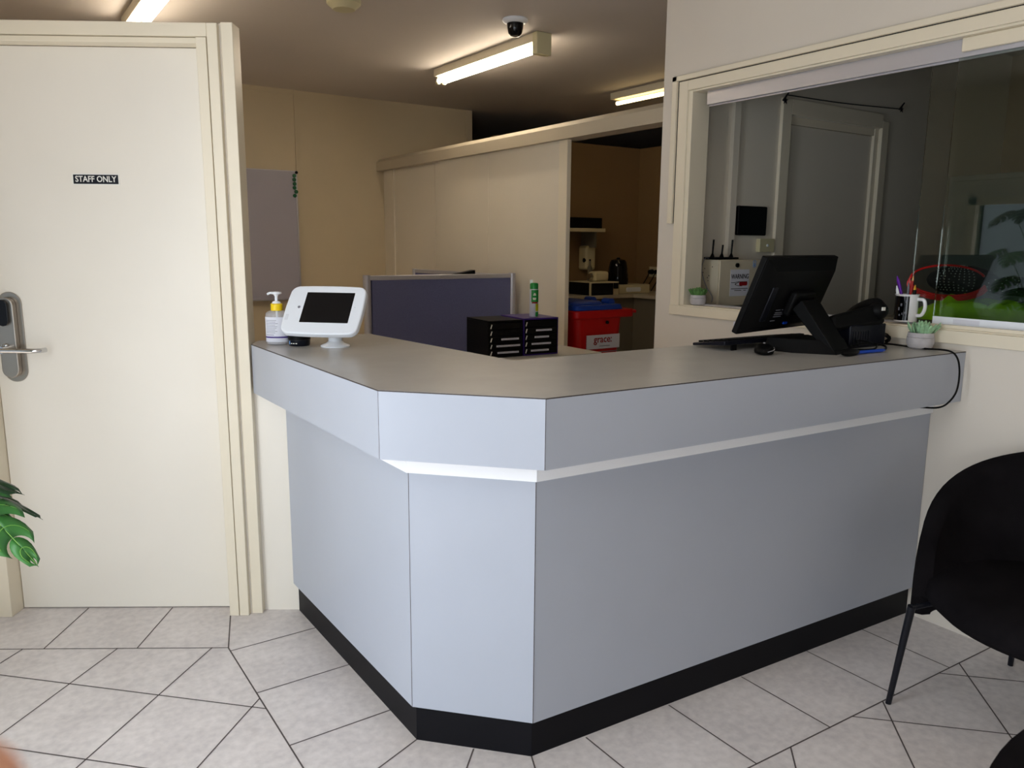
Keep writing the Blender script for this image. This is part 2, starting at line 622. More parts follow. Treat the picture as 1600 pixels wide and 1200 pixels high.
door1 = sempty('door_1', 'cream staff only door with steel lever lock')
lf = MB(DW).box(SL + 0.002, SR + 0.028, 2.860, 2.898, 0.004, 2.0405)
lf.build('door_leaf', 'cream_gloss', door1, bevel=0.0015)
fr_ = MB(DW)
fr_.box(SL - 0.075, SL, 2.788, 2.87, 0, 2.105)                       # left jamb and architrave
fr_.box(SR, SR + 0.0345, 2.788, 2.859, 0, 2.06)                      # inner strip right
fr_.box(SR + 0.0365, -0.908, 2.789, 2.88, 0, 2.105)                  # architrave right
fr_.box(SL, SR + 0.0365, 2.789, 2.88, 2.0615, 2.105)                 # head architrave
fr_.box(SL, SR, 2.80, 2.8595, 2.0415, 2.060)                 # head stop
fr_.build('door_frame', 'cream_trim', door1, bevel=0.002)
MB(DW).box(-0.902, -0.862, 2.807, 2.884, 0, 2.112).build('end_post', 'cream_trim', door1, bevel=0.002)
sg = MB(DW).box(-1.459, -1.296, 2.8585, 2.861, 1.583, 1.622, 0)
sgo = sg.build('sign', 'text_white', door1, bevel=0.0005)
MB(DW).box(-1.4548, -1.3002, 2.8578, 2.8586, 1.5868, 1.6182).build('sign_face', 'dark_navy', sgo)
text('sign_lettering', 'STAFF ONLY', 0.0285, 'text_white', sgo, DW @ T(-1.3775, 2.8575, 1.6025), ext=0.0003, off=0.0004, sx=0.88)
# lock
LM = DW @ T(-1.719, 2.8595, 1.047)
lp = MB(LM)
lp.rplate(0.085, 0.325, 0.004, 0.042, M=T(0, -0.004, 0), n=10)
lpo = lp.build('lock_plate', 'steel', door1, bevel=0.0015)
MB(LM).rplate(0.060, 0.290, 0.022, 0.030, M=T(-0.006, -0.026, 0), n=10).build('lock_body', 'steel', lpo, bevel=0.003, seg=3)
MB(LM).rplate(0.040, 0.094, 0.012, 0.020, M=T(-0.010, -0.037, 0.090), n=10).build('card_reader', 'black_gloss', lpo, bevel=0.004, seg=3)
lv = MB(LM).cyl((-0.012, -0.02, -0.04), (-0.012, -0.062, -0.04), 0.013, n=20)
lv.tube([(-0.030, -0.062, -0.041), (0.02, -0.064, -0.041), (0.085, -0.066, -0.041), (0.118, -0.060, -0.041), (0.130, -0.034, -0.041)], 0.0085, n=14)
lv.build('lever_handle', 'chrome', lpo)
kn = MB(LM).ell((-0.012, -0.03, -0.026), (0.01, 0.006, 0.006))
kn.build('privacy_button', 'chrome', lpo)

# window wall on the right
WX0, WX1 = 2.849, 2.951
ww = MB()
ww.box(WX0, WX1, -2.7, 0.15, 0, 2.7).box(WX0, WX1, 2.735, 2.907, 0, 2.7).box(WX0, WX1, 0.15, 2.735, 0, 1.08).box(WX0, WX1, 0.15, 2.735, 2.115, 2.7)
struct(ww.build('wall_right', 'white_lower_wall', smooth=False), 'off white wall with the sliding office window')
win = sempty('window_1', 'sliding office window with cream timber frame', (0, 0, 0))
ar = MB()
ar.box(2.835, 2.849, 2.735, 2.792, 1.052, 2.150).box(2.835, 2.849, 0.10, 2.735, 2.104, 2.150)
ar.box(2.831, 2.849, 0.10, 2.795, 1.054, 1.100)
ar.build('architrave', 'cream_trim', win, bevel=0.002)
tr = MB()
tr.box(2.822, 2.838, 2.797, 2.826, 1.495, 2.176).box(2.822, 2.838, -0.2, 2.826, 2.153, 2.176)
tr.build('outer_bead', 'cream_trim', win, bevel=0.002)
MB().box(2.8375, 2.8485, -0.2, 2.797, 2.1495, 2.1535).box(2.8375, 2.8485, 2.7915, 2.7975, 1.495, 2.1535).build('shadow_gap', 'text_black', win)
ja = MB()
ja.box(2.8455, 2.962, 2.712, 2.736, 1.10, 2.115).box(2.8455, 2.962, 0.15, 2.712, 2.096, 2.115)
ja.box(2.8455, 2.975, 0.15, 2.736, 1.078, 1.105)
ja.box(2.850, 2.862, 0.15, 1.50, 1.105, 1.118)
jo = ja.build('window_lining', 'cream_trim', win, bevel=0.0015)
MB().box(2.885, 2.93, 0.15, 2.66, 2.035, 2.096).box(2.900, 2.905, 0.15, 2.66, 2.028, 2.036).build('top_track', 'aluminium', win, bevel=0.001)
MB().box(2.868, 2.884, 0.15, 1.50, 2.050, 2.096).build('top_cover', 'cream_trim', win, bevel=0.003)
MB().box(2.895, 2.93, 0.15, 2.70, 1.105, 1.112).build('bottom_track', 'aluminium', win)
pn = MB().box(2.888, 2.893, 0.16, 1.515, 1.112, 2.060).build('glass_pane', 'pane_glass', win)
MB().box(2.8865, 2.8875, 0.16, 1.515, 1.113, 1.142).build('bottom_rail', 'white_plastic', pn)
MB().box(2.8855, 2.8864, 1.35, 1.44, 1.120, 1.136).build('rail_sticker', 'white_paper', pn)
pn2 = MB().box(2.912, 2.917, 0.50, 1.620, 1.112, 2.060).build('glass_pane', 'pane_glass', win)

# office behind the window
wo = MB()
wo.box(2.951, 3.68, 2.83, 2.907, 0, 2.7).box(4.60, 6.2, 2.83, 2.907, 0, 2.7).box(3.68, 4.60, 2.83, 2.907, 2.085, 2.7)
wo.box(3.255, 3.300, 2.806, 2.831, 0, 2.7)
struct(wo.build('wall_office', 'sliding_panel', smooth=False), 'office wall behind the sliding window')
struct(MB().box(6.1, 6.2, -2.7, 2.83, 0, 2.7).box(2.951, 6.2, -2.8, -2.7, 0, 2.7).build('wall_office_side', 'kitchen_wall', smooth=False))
d2 = sempty('door_2', 'closed office door seen through the window')
MB().box(3.64, 3.715, 2.812, 2.90, 0, 2.17).box(4.575, 4.64, 2.812, 2.90, 0, 2.13).box(3.715, 4.575, 2.812, 2.90, 2.09, 2.17).box(3.715, 4.575, 2.84, 2.885, 2.045, 2.09).box(4.535, 4.575, 2.835, 2.885, 0, 2.09).build('door_frame', 'cream_trim', d2, bevel=0.002)
MB().box(3.717, 4.534, 2.852, 2.89, 0.005, 2.043).build('door_leaf', 'sliding_panel', d2, bevel=0.001)

# far office / back room
bw = MB().box(-2.6, 4.243, 7.02, 7.12, 0, 2.7)
bw.box(2.425, 2.452, 7.008, 7.02, 0, 2.7).box(4.17, 4.243, 7.01, 7.02, 0, 2.7).box(-2.6, 2.43, 7.012, 7.02, 2.66, 2.7)
struct(bw.build('wall_back', 'back_wall', smooth=False), 'cream back wall of the office, in shade')
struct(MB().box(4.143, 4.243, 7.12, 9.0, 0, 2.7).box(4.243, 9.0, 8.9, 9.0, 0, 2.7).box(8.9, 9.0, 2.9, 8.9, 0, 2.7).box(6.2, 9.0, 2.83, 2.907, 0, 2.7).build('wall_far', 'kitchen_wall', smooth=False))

# partition parallel to the window wall with sliding door leaf
PX = 3.27
pt_ = MB()
pt_.box(PX, PX + 0.035, 4.95, 7.02, 0, 2.06)
pt_.box(PX - 0.012, PX, 6.79, 6.93, 0, 2.06)
pt_.box(PX - 0.004, PX, 6.006, 6.018, 0, 2.06)
struct(pt_.build('wall_partition', 'sliding_panel', smooth=False), 'cream panelled partition beside the kitchen opening')
d3 = sempty('door_3', 'cream sliding door leaf pushed open')
MB().box(PX - 0.03, PX - 0.003, 4.17, 5.9, 0.01, 2.065).box(PX - 0.033, PX - 0.03, 5.118, 5.130, 0.01, 2.065).build('door_leaf', 'sliding_panel', d3)
MB().box(PX - 0.036, PX - 0.003, 4.155, 4.245, 0.01, 2.068).build('door_stile', 'cream_trim', d3, bevel=0.002)
tb = MB()
prof = [(PX - 0.075, 2.058), (PX + 0.06, 2.058), (PX + 0.06, 2.165), (PX - 0.045, 2.165), (PX - 0.075, 2.135)]
tb.add([(x, y, z) for y in (2.907, 7.02) for x, z in prof], [(0, 1, 2, 3, 4), (9, 8, 7, 6, 5)] + [(i, 5 + i, 5 + (i + 1) % 5, (i + 1) % 5) for i in range(5)])
struct(tb.build('trim_1', 'pelmet_paint', smooth=False), 'long cream pelmet over the sliding door')
struct(MB().box(PX - 0.01, PX + 0.05, 2.907, 3.25, 0, 2.06).build('trim_2', 'cream_trim', smooth=False))
# kitchen shell
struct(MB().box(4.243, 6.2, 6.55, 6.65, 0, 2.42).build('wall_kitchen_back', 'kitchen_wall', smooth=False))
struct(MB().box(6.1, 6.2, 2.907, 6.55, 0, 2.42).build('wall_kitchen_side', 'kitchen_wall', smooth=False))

# ================================================================== RECEPTION COUNTER
rc = thing('reception_counter', 'L-shaped pale grey laminate reception counter with chamfered corner', 'counter')
o0 = off(0.0); o1 = off(0.1); o2 = off(0.116); of = off(0.018); oi = off(0.118); ok = off(0.13)
XE = 2.8475
inner = [(XE, 1.965), (1.369, 2.012), (1.285, 2.93), (0.842, 2.925), (0.823, 2.900)]
def fix(p):
    return (min(p[0], XE), p[1])
ct = MB().prism([fix(p) for p in o0] + inner, H - 0.030, H - 0.0016, 0)
ct.build('countertop', 'counter_top', rc)
g = 0.0012
og = off(-0.0004)
ed = MB()
for i in range(3):
    a, b_ = fix(og[i]), fix(og[i + 1]); c_, d_ = fix(off(0.004)[i + 1]), fix(off(0.004)[i])
    ed.prism([a, b_, c_, d_], H - 0.0030, H - 0.0004)
ed.build('top_edge_line', 'dark_edge', rc)
ctp = MB().prism([fix(p) for p in off(0.0015)] + inner, H - 0.0016, H, 0)
ctp.build('countertop_laminate', 'counter_top', rc)
FB = 0.853
for i in range(3):
    a, b_, c_, d_ = fix(og[i]), fix(og[i + 1]), fix(of[i + 1]), fix(of[i])
    # pull in by half a millimetre at each corner: the dark joint shows
    t = (Vector(b_) - Vector(a)).normalized() * 0.0009
    a2, b2 = Vector(a) + t, Vector(b_) - t
    MB().prism([a2, b2, c_, d_], FB, H - 0.0030).build('fascia_panel', 'laminate', rc)
for i in (1, 2):
    jb = MB()
    q0 = off(0.0003)[i]
    jb.cyl((q0[0], q0[1], FB + 0.0005), (q0[0], q0[1], H - 0.003), 0.0008, n=8)
    q1 = off(0.1004)[i]
    jb.cyl((q1[0], q1[1], 0.112), (q1[0], q1[1], 0.7935), 0.0010, n=8)
    jb.build('corner_joint', 'dark_edge', rc)
PT, PB = 0.7935, 0.1115
for i in range(3):
    a, b_, c_, d_ = fix(o1[i]), fix(o1[i + 1]), fix(oi[i + 1]), fix(oi[i])
    if i == 0:
        a, d_ = (a[0], 2.788), (d_[0], 2.777)
    t = (Vector(b_) - Vector(a)).normalized() * 0.0009
    a2, b2 = Vector(a) + t, Vector(b_) - t
    MB().prism([a2, b2, c_, d_], PB, PT).build('front_panel', 'laminate', rc)
os_ = off(0.092); os2 = off(0.112)
wsb = MB()
for i in range(3):
    wsb.prism([fix(os_[i]), fix(os_[i + 1]), fix(os2[i + 1]), fix(os2[i])], PT, H - 0.03)
wsb.build('light_strip', 'white_strip', rc)
kb_ = MB()
for i in range(3):
    a, b_, c_, d_ = fix(o2[i]), fix(o2[i + 1]), fix(ok[i + 1]), fix(ok[i])
    if i == 0:
        a, d_ = (a[0], 2.780), (d_[0], 2.770)
    kb_.prism([a, b_, c_, d_], 0.0, PB)
kb_.build('kickboard', 'kick_black', rc)
# carcass behind
MB().box(0.93, 1.25, 1.95, 2.80, 0.12, 0.99).box(1.3, 2.84, 1.62, 1.94, 0.12, 0.99).build('carcass', 'laminate', rc)

# ================================================================== CEILING THINGS
def batten(x, y0, y1, tubes, label, grp, endcap=True, m='tube_light'):
    t = thing('ceiling_light', label, 'light', (x, (y0 + y1) / 2, 2.7), 0, grp)
    L = (y1 - y0) / 2
    MB().box(-0.055, 0.055, -L, L, -0.055, 0.0).build('housing', 'fixture_paint', t, bevel=0.004)
    if endcap:
        MB().box(-0.058, 0.058, -L - 0.022, -L + 0.03, -0.135, 0.0).build('end_cap', 'beige_plastic', t, bevel=0.006)
        for sx in tubes:
            MB().cyl((sx, L - 0.03, -0.095), (sx, L - 0.008, -0.095), 0.016).box(sx - 0.01, sx + 0.01, L - 0.03, L - 0.012, -0.09, -0.05).build('lamp_holder', 'beige_plastic', t)
    for sx in tubes:
        MB().cyl((sx, -L + 0.03, -0.085), (sx, L - 0.03, -0.085), 0.016, n=16).build('tube', m, t)
    return t


batten(3.08, 4.235, 5.565, (-0.026, 0.026), 'twin tube ceiling light in the middle, just behind the dome camera', 'fluorescent ceiling lights')
batten(0.90, 4.2, 5.42, (-0.026, 0.026), 'lit tube ceiling light above the staff door at upper left', 'fluorescent ceiling lights')
batten(4.80, 4.23, 5.50, (0.0,), 'yellowish ceiling light beyond the pelmet, right of the others', 'fluorescent ceiling lights', endcap=False, m='tube_light_yellow')

batten(-0.9, 4.3, 5.5, (-0.026, 0.026), 'added tube ceiling light out of view at far left, evening the office light', 'fluorescent ceiling lights')  # extra fixture added out of view to even out the office ambient light
batten(1.9, -1.9, -0.65, (-0.026, 0.026), 'tube ceiling light over the waiting area, behind the viewer', 'fluorescent ceiling lights', m='tube_light_dim')

dc = thing('dome_camera', 'black dome security camera with a white ring on the ceiling', 'camera', (2.773, 4.088, 2.7))
MB().lathe([(0.075, 0.0), (0.078, -0.008), (0.070, -0.018), (0.048, -0.026)][::-1]).build('mounting_ring', 'white_plastic', dc)
MB().lathe([(0.012, -0.098), (0.028, -0.094), (0.040, -0.080), (0.047, -0.052), (0.050, -0.020)]).build('dome', 'black_gloss', dc)
sm = MB().lathe([(0.02, -0.052), (0.060, -0.050), (0.075, -0.036), (0.092, -0.022), (0.094, -0.001)])
smo = sm.build('smoke_detector', 'beige_plastic')
smo.location = (1.80, 4.33, 2.7)
tag(smo, 'round beige smoke detector on the ceiling at the top edge', 'smoke detector')

# ================================================================== ON THE COUNTER: LEFT END
# pump bottle
pb = thing('pump_bottle', 'clear hand sanitiser bottle with a yellow collar and white pump', 'bottle', (0.868, 2.775, H), -32)
bp_ = MB().lathe([(0.034, 0.0), (0.040, 0.004), (0.041, 0.02), (0.041, 0.100), (0.039, 0.113), (0.030, 0.120), (0.016, 0.123), (0.015, 0.134)], sy=0.72)
bp_.build('bottle_body', 'bottle_plastic', pb)
MB().lathe([(0.031, 0.003), (0.0375, 0.008), (0.0375, 0.085)], sy=0.68).build('sanitiser_gel', 'gel', pb)
def wrap(r, z0, z1, a0, a1, sy=0.72, mi=0, mb=None, n=16):
    mb = mb or MB()
    v = []
    for k in range(n + 1):
        a = R(a0 + (a1 - a0) * k / n)
        for z in (z0, z1):
            v.append((r * math.cos(a), r * sy * math.sin(a), z))
    mb.add(v, [(2 * k, 2 * k + 2, 2 * k + 3, 2 * k + 1) for k in range(n)], mi)
    return mb
lab = wrap(0.0416, 0.012, 0.100, 195, 372)
lab.build('paper_label', 'white_paper', pb)
MB().add(wrap(0.0420, 0.026, 0.0315, 195, 372).v, wrap(0.0420, 0.026, 0.0315, 195, 372).f).build('label_band', 'purple_print', pb)
tx = MB()
for k in range(9):
    wrap(0.0421, 0.088 - k * 0.0055, 0.0895 - k * 0.0055, 218, 218 + random.uniform(50, 72), mb=tx, n=6)
wrap(0.0421, 0.036, 0.038, 214, 262, mb=tx, n=6)
tx.build('label_print', 'text_gray', pb)
MB().lathe([(0.020, 0.122), (0.0205, 0.124), (0.0205, 0.144), (0.018, 0.147)]).build('collar', 'yellow_plastic', pb)
pm = MB().lathe([(0.016, 0.147), (0.013, 0.153), (0.005, 0.156), (0.005, 0.172), (0.009, 0.178), (0.019, 0.181), (0.018, 0.187), (0.006, 0.189)])
pm.tube([(0, 0, 0.184), (-0.018, -0.004, 0.184), (-0.030, -0.006, 0.179)], 0.004, n=8)
pm.cyl((0, 0, 0.02), (0, 0, 0.147), 0.004)
pm.build('pump', 'white_plastic', pb)
# dark jar
jr = thing('cosmetic_jar', 'small black tub with blue and white print behind the tablet stand', 'jar', (0.925, 2.715, H), -40)
MB().lathe([(0.034, 0), (0.037, 0.004), (0.038, 0.022)]).build('jar_body', 'dark_navy', jr)
MB().lathe([(0.039, 0.0225), (0.039, 0.040), (0.037, 0.042)]).build('jar_lid', 'black_plastic', jr)
wrap(0.0386, 0.006, 0.019, 226, 236, sy=1).build('jar_logo', 'sticker_blue', jr)
jt = MB()
for a_ in (242, 256, 270):
    wrap(0.0386, 0.009, 0.012, a_, a_ + 9, sy=1, mb=jt, n=4)
jt.build('jar_print', 'text_white', jr)

# tablet kiosk
tk = thing('tablet_kiosk', 'white tablet enclosure on a round stand at the counter end', 'tablet', (1.022, 2.622, H), -43.8)
TM = T(-0.0245, -0.035, 0.1325) @ Rx(-40)
MB().rplate(0.272, 0.196, 0.024, 0.026, M=TM, n=8, bow=0.045).build('enclosure', 'white_plastic', tk, bevel=0.005, seg=3)
MB().rplate(0.176, 0.127, 0.001, 0.002, M=TM @ T(0.012, -0.0008, 0.008)).build('tablet_screen', 'black_gloss', tk)
MB().cyl((-0.092, -0.0002, 0.008), (-0.092, -0.0010, 0.008), 0.005, n=20, M=TM).build('home_button', 'text_gray', tk)
sd = MB()
for i in range(5):
    for k in range(3):
        sd.cyl((-0.130 + k * 0.004, -0.0002, -0.045 + i * 0.005), (-0.130 + k * 0.004, -0.0010, -0.045 + i * 0.005), 0.0008, n=6, M=TM)
sd.cyl((0.112, -0.0002, 0.01), (0.112, -0.0010, 0.01), 0.001, n=6, M=TM)
sd.build('speaker_holes', 'text_gray', tk)
MB().lathe([(0.050, 0.0), (0.051, 0.004), (0.048, 0.006), (0.032, 0.012), (0.024, 0.020), (0.023, 0.055)]).build('stand_base', 'white_plastic', tk)
MB().tube([(0, 0, 0.045), (0, 0.0, 0.085), (-0.01, -0.012, 0.118)], 0.021, n=16).build('stand_neck', 'white_plastic', tk)
ck = MB().cyl((-0.055, -0.06, 0.048), (-0.045, -0.052, 0.064), 0.005).ell((-0.058, -0.062, 0.046), (0.012, 0.006, 0.005))
ck.build('key_lock', 'chrome', tk)

# ================================================================== ON THE COUNTER: RIGHT ARM
mo = thing('computer_monitor', 'black all-in-one monitor seen from behind on the counter', 'monitor', (2.37, 1.755, H), 8)
MM = T(0, 0, 0.192) @ Rx(21.1)
MB().box(-0.2485, 0.2485, 0.0, 0.022, -0.1395, 0.1395, M=MM).build('display_panel', 'black_plastic', mo, bevel=0.004)
# tapered rear housing
v = [(-0.245, 0, -0.136), (0.245, 0, -0.136), (0.245, 0, 0.136), (-0.245, 0, 0.136), (-0.205, -0.028, -0.105), (0.205, -0.028, -0.105), (0.205, -0.028, 0.100), (-0.205, -0.028, 0.100)]
MB().add(v, [(0, 3, 2, 1), (4, 5, 6, 7), (0, 1, 5, 4), (1, 2, 6, 5), (2, 3, 7, 6), (3, 0, 4, 7)], M=MM).build('rear_housing', 'black_plastic', mo, bevel=0.003)
MB().box(-0.19, -0.155, -0.033, -0.027, -0.08, 0.045, M=MM).build('side_vent', 'black_metal', mo, bevel=0.002)
MB().box(-0.235, 0.235, 0.0221, 0.0228, -0.120, 0.128, M=MM).build('screen_glass', 'black_gloss', mo)
MB().box(-0.060, 0.080, -0.056, -0.027, -0.060, 0.030, M=MM).build('stand_mount', 'black_plastic', mo, bevel=0.008, seg=3)
arm = MB()
arm.add([(-0.045, -0.035, 0.145), (0.075, -0.035, 0.145), (0.075, -0.070, 0.178), (-0.045, -0.070, 0.178),
         (-0.035, -0.155, 0.012), (0.075, -0.155, 0.012), (0.075, -0.195, 0.012), (-0.035, -0.195, 0.012)],
        [(0, 3, 2, 1), (4, 5, 6, 7), (0, 1, 5, 4), (1, 2, 6, 5), (2, 3, 7, 6), (3, 0, 4, 7)])
arm.build('stand_arm', 'black_plastic', mo, bevel=0.004)
MB().prism([(-0.10, 0.03), (0.085, 0.03), (0.085, -0.197), (-0.035, -0.205), (-0.10, -0.08)], 0.0, 0.046, top=[(-0.085, 0.025), (0.08, 0.025), (0.08, -0.170), (-0.025, -0.165), (-0.085, -0.055)]).build('stand_base', 'black_plastic', mo, bevel=0.002)
rl_ = MB()
for k, (x_, z_, w_) in enumerate(((-0.075, -0.045, 0.03), (-0.035, -0.045, 0.022), (-0.075, -0.055, 0.06), (-0.075, -0.062, 0.055), (-0.075, -0.07, 0.05), (-0.085, -0.085, 0.03))):
    rl_.box(x_ - 0.03, x_ - 0.03 + w_, -0.0290, -0.0279, z_, z_ + 0.0028, M=MM)
rl_.build('rating_print', 'text_gray', mo)
MB().box(-0.02, 0.002, -0.034, -0.0285, -0.100, -0.092, M=MM).build('blue_plug', 'blue_pen', mo)

kbd = thing('keyboard', 'black keyboard tucked behind the monitor', 'keyboard', (2.335, 1.885, H), -3)
MB().add([(-0.22, -0.085, 0.020), (0.22, -0.085, 0.020), (0.22, 0.07, 0.004), (-0.22, 0.07, 0.004), (-0.22, -0.085, 0.036), (0.22, -0.085, 0.036), (0.22, 0.07, 0.014), (-0.22, 0.07, 0.014)],
         [(0, 3, 2, 1), (4, 5, 6, 7), (0, 1, 5, 4), (1, 2, 6, 5), (2, 3, 7, 6), (3, 0, 4, 7)]).build('keyboard_body', 'dark_navy', kbd, bevel=0.003)
kk = MB()
for r_ in range(5):
    for c_ in range(20):
        x_ = -0.205 + c_ * 0.0208; y_ = -0.070 + r_ * 0.026
        z_ = 0.036 - (y_ + 0.085) * (0.022 / 0.155)
        kk.box(x_, x_ + 0.018, y_, y_ + 0.021, z_ - 0.002, z_ + 0.004)
kk.build('keys', 'black_plastic', kbd)
for x_ in (-0.17, 0.17):
    MB().box(x_ - 0.012, x_ + 0.012, -0.083, -0.077, 0.0, 0.022).build('foot', 'black_plastic', kbd)

ms = thing('computer_mouse', 'black wireless mouse with grey trim in front of the keyboard', 'mouse', (2.18, 1.700, H), 40)
mm_ = MB()
mm_.lathe([(0.020, 0.0), (0.031, 0.004), (0.033, 0.012), (0.030, 0.022), (0.020, 0.031), (0.006, 0.034)], sx=1.75, sy=1.0)
mm_.build('mouse_body', 'black_plastic', ms)
MB().tube([(-0.056, -0.011, 0.013), (-0.034, -0.030, 0.018), (0.0, -0.032, 0.022), (0.034, -0.029, 0.018), (0.056, -0.011, 0.010)], 0.0015, n=6).build('grey_trim', 'aluminium', ms)
MB().cyl((0.022, -0.003, 0.031), (0.022, 0.003, 0.031), 0.006).build('scroll_wheel', 'aluminium', ms)

# desk phone
ph = thing('desk_phone', 'black desk phone with tilted keypad and handset beside the monitor', 'telephone', (2.655, 1.70, H), -4)
MB().add([(-0.10, -0.085, 0.0), (0.10, -0.085, 0.0), (0.10, 0.10, 0.0), (-0.10, 0.10, 0.0), (-0.10, -0.085, 0.085), (0.10, -0.085, 0.085), (0.10, 0.10, 0.018), (-0.10, 0.10, 0.018)],
         [(0, 3, 2, 1), (4, 5, 6, 7), (0, 1, 5, 4), (1, 2, 6, 5), (2, 3, 7, 6), (3, 0, 4, 7)]).build('phone_body', 'dark_navy', ph, bevel=0.006, seg=3)
MB().add([(-0.17, -0.075, 0.070), (0.075, -0.10, 0.085), (0.075, -0.01, 0.065), (-0.17, 0.0, 0.045), (-0.17, -0.060, 0.122), (0.075, -0.085, 0.162), (0.075, 0.0, 0.130), (-0.17, 0.0, 0.100)],
         [(0, 3, 2, 1), (4, 5, 6, 7), (0, 1, 5, 4), (1, 2, 6, 5), (2, 3, 7, 6), (3, 0, 4, 7)]).build('display_head', 'black_plastic', ph, bevel=0.012, seg=3)
hs = MB().tube([(0.050, -0.10, 0.130), (0.060, -0.06, 0.156), (0.065, 0.02, 0.125), (0.07, 0.09, 0.060)], 0.020, n=12)
hs.ell((0.052, -0.080, 0.130), (0.036, 0.034, 0.034)).ell((0.078, 0.085, 0.045), (0.025, 0.03, 0.024))
hs.build('handset', 'black_plastic', ph)
MB().box(0.028, 0.042, -0.1150, -0.1090, 0.134, 0.146).build('white_logo', 'text_white', ph)
gv = MB()
for k in range(7):
    gv.box(-0.085 + k * 0.014, -0.078 + k * 0.014, -0.0870, -0.0855, 0.015, 0.06)
gv.build('speaker_grille', 'black_metal', ph)
cd = MB()
pts = []
for k in range(90):
    t = k / 89
    pts.append((0.09 + 0.05 * t + 0.007 * math.cos(k * 1.3), -0.06 - 0.03 * math.sin(t * PI), 0.05 - 0.04 * t + 0.007 * math.sin(k * 1.3)))
cd.tube(pts, 0.0018, n=5, smooth=0)
cd.build('coiled_cord', 'black_plastic', ph)

# loose cables, adaptor, blue pen
cb = MB()
cb.tube([(2.52, 1.60, H + 0.012), (2.60, 1.59, H + 0.022), (2.66, 1.56, H + 0.012), (2.60, 1.52, H + 0.006), (2.52, 1.53, H + 0.006), (2.47, 1.57, H + 0.010)], 0.0035, n=8)
cb.tube([(2.47, 1.60, H + 0.006), (2.56, 1.54, H + 0.008), (2.62, 1.57, H + 0.020), (2.58, 1.61, H + 0.03), (2.53, 1.58, H + 0.02)], 0.003, n=8)
tag(cb.build('cable_tangle', 'black_plastic'), 'tangle of thin black cables beside the monitor base', 'cable')
pa = MB().ell((2.385, 1.513, H + 0.012), (0.050, 0.016, 0.012), M=None)
pao = pa.build('cable_adaptor', 'black_plastic')
tag(pao, 'small black cable adaptor lying by the monitor base', 'adaptor')
bp2 = thing('blue_pen', 'bright blue pen lying on the counter near the phone', 'pen', (2.505, 1.515, H + 0.007), -6)
MB().cyl((-0.07, 0, 0), (0.06, 0, 0), 0.0058, n=12).cyl((0.06, 0, 0), (0.075, 0, 0), 0.0058, 0.003).build('pen_barrel', 'blue_pen', bp2)
MB().cyl((-0.085, 0, 0), (-0.07, 0, 0), 0.003, 0.0055).build('pen_tip', 'chrome', bp2)
cbl = MB().tube([(2.70, 1.69, H + 0.012), (2.74, 1.66, H + 0.006), (2.775, 1.60, H + 0.005), (2.765, 1.53, H + 0.005), (2.76, 1.46, H + 0.005), (2.765, 1.385, H + 0.006), (2.772, 1.357, H - 0.015), (2.785, 1.350, 0.965), (2.775, 1.348, 0.90), (2.735, 1.352, 0.862), (2.68, 1.356, 0.850), (2.655, 1.40, 0.846), (2.64, 1.462, 0.842)], 0.0032, n=8)
tag(cbl.build('black_cable', 'black_plastic'), 'black cable hanging in a loop over the counter edge', 'cable')
pc = MB(T(2.8455, 2.345, 0) @ Rz(0)).box(-0.012, 0.0, -0.042, 0.042, H, 1.05)
tag(pc.build('white_card', 'white_paper'), 'small white box against the wall, left of the monitor', 'box')


def succulent(loc, label, leafm, s=1.0, seed=1, n=46, grp='succulents in concrete pots'):
    rnd = random.Random(seed)
    t = thing('potted_succulent', label, 'plant', loc, 0, grp)
    MB().lathe([(0.030 * s, 0), (0.040 * s, 0.006 * s), (0.046 * s, 0.022 * s), (0.0455 * s, 0.040 * s), (0.0425 * s, 0.0415 * s), (0.0445 * s, 0.043 * s), (0.042 * s, 0.058 * s), (0.038 * s, 0.058 * s), (0.036 * s, 0.050 * s)]).build('pot', 'concrete_pot', t)
    mb = MB()
    for k in range(n):
        a = rnd.uniform(0, 2 * PI)
        rr = rnd.uniform(0.0, 0.036) * s
        tilt = rr / (0.036 * s) * 34 + rnd.uniform(-10, 10)
        L = rnd.uniform(0.034, 0.052) * s
        M_ = T(rr * math.cos(a), rr * math.sin(a), 0.052 * s) @ Rz(math.degrees(a)) @ Ry(tilt)
        mb.ell((0, 0, L / 2), (0.0038 * s, 0.0078 * s, L / 2), M=M_, n=8, m=6)
    mb.build('leaves', leafm, t)
    return t


succulent((2.785, 1.497, H), 'potted succulent on the counter below the white mug', 'succulent_green', 1.0, 3, n=36)
succulent((2.885, 2.655, 1.105), 'small potted succulent in the far left corner of the window sill', 'succulent_dark', 0.85, 5)

# mug with pens on the sill
MX, MY, MZ = 2.895, 1.622, 1.113
mg = thing('mug', 'white mug with a black printed side holding pens on the window sill', 'mug', (MX, MY, MZ), 0)
prof = [(0.038, 0), (0.040, 0.003), (0.040, 0.098), (0.043, 0.101), (0.0425, 0.103), (0.038, 0.101), (0.037, 0.006), (0.0, 0.005)]
MB().lathe(prof[:-1], n=40).build('mug_body', 'mug_white', mg)
wrap(0.0405, 0.006, 0.096, 118, 222, sy=1).build('dark_print', 'black_gloss', mg)
pr = MB()
rnd = random.Random(4)
for k in range(9):
    a_ = rnd.uniform(165, 212); z_ = rnd.uniform(0.015, 0.085)
    wrap(0.0408, z_, z_ + rnd.uniform(0.004, 0.012), a_, a_ + rnd.uniform(4, 9), sy=1, mb=pr, n=4)
pr.build('print_marks', 'text_gray', mg)
MB().tube([(0.0, -0.038, 0.085), (0.0, -0.062, 0.082), (0.0, -0.068, 0.055), (0.0, -0.058, 0.028), (0.0, -0.037, 0.024)], 0.0065, n=10, M=Rz(5)).build('mug_handle', 'mug_white', mg)


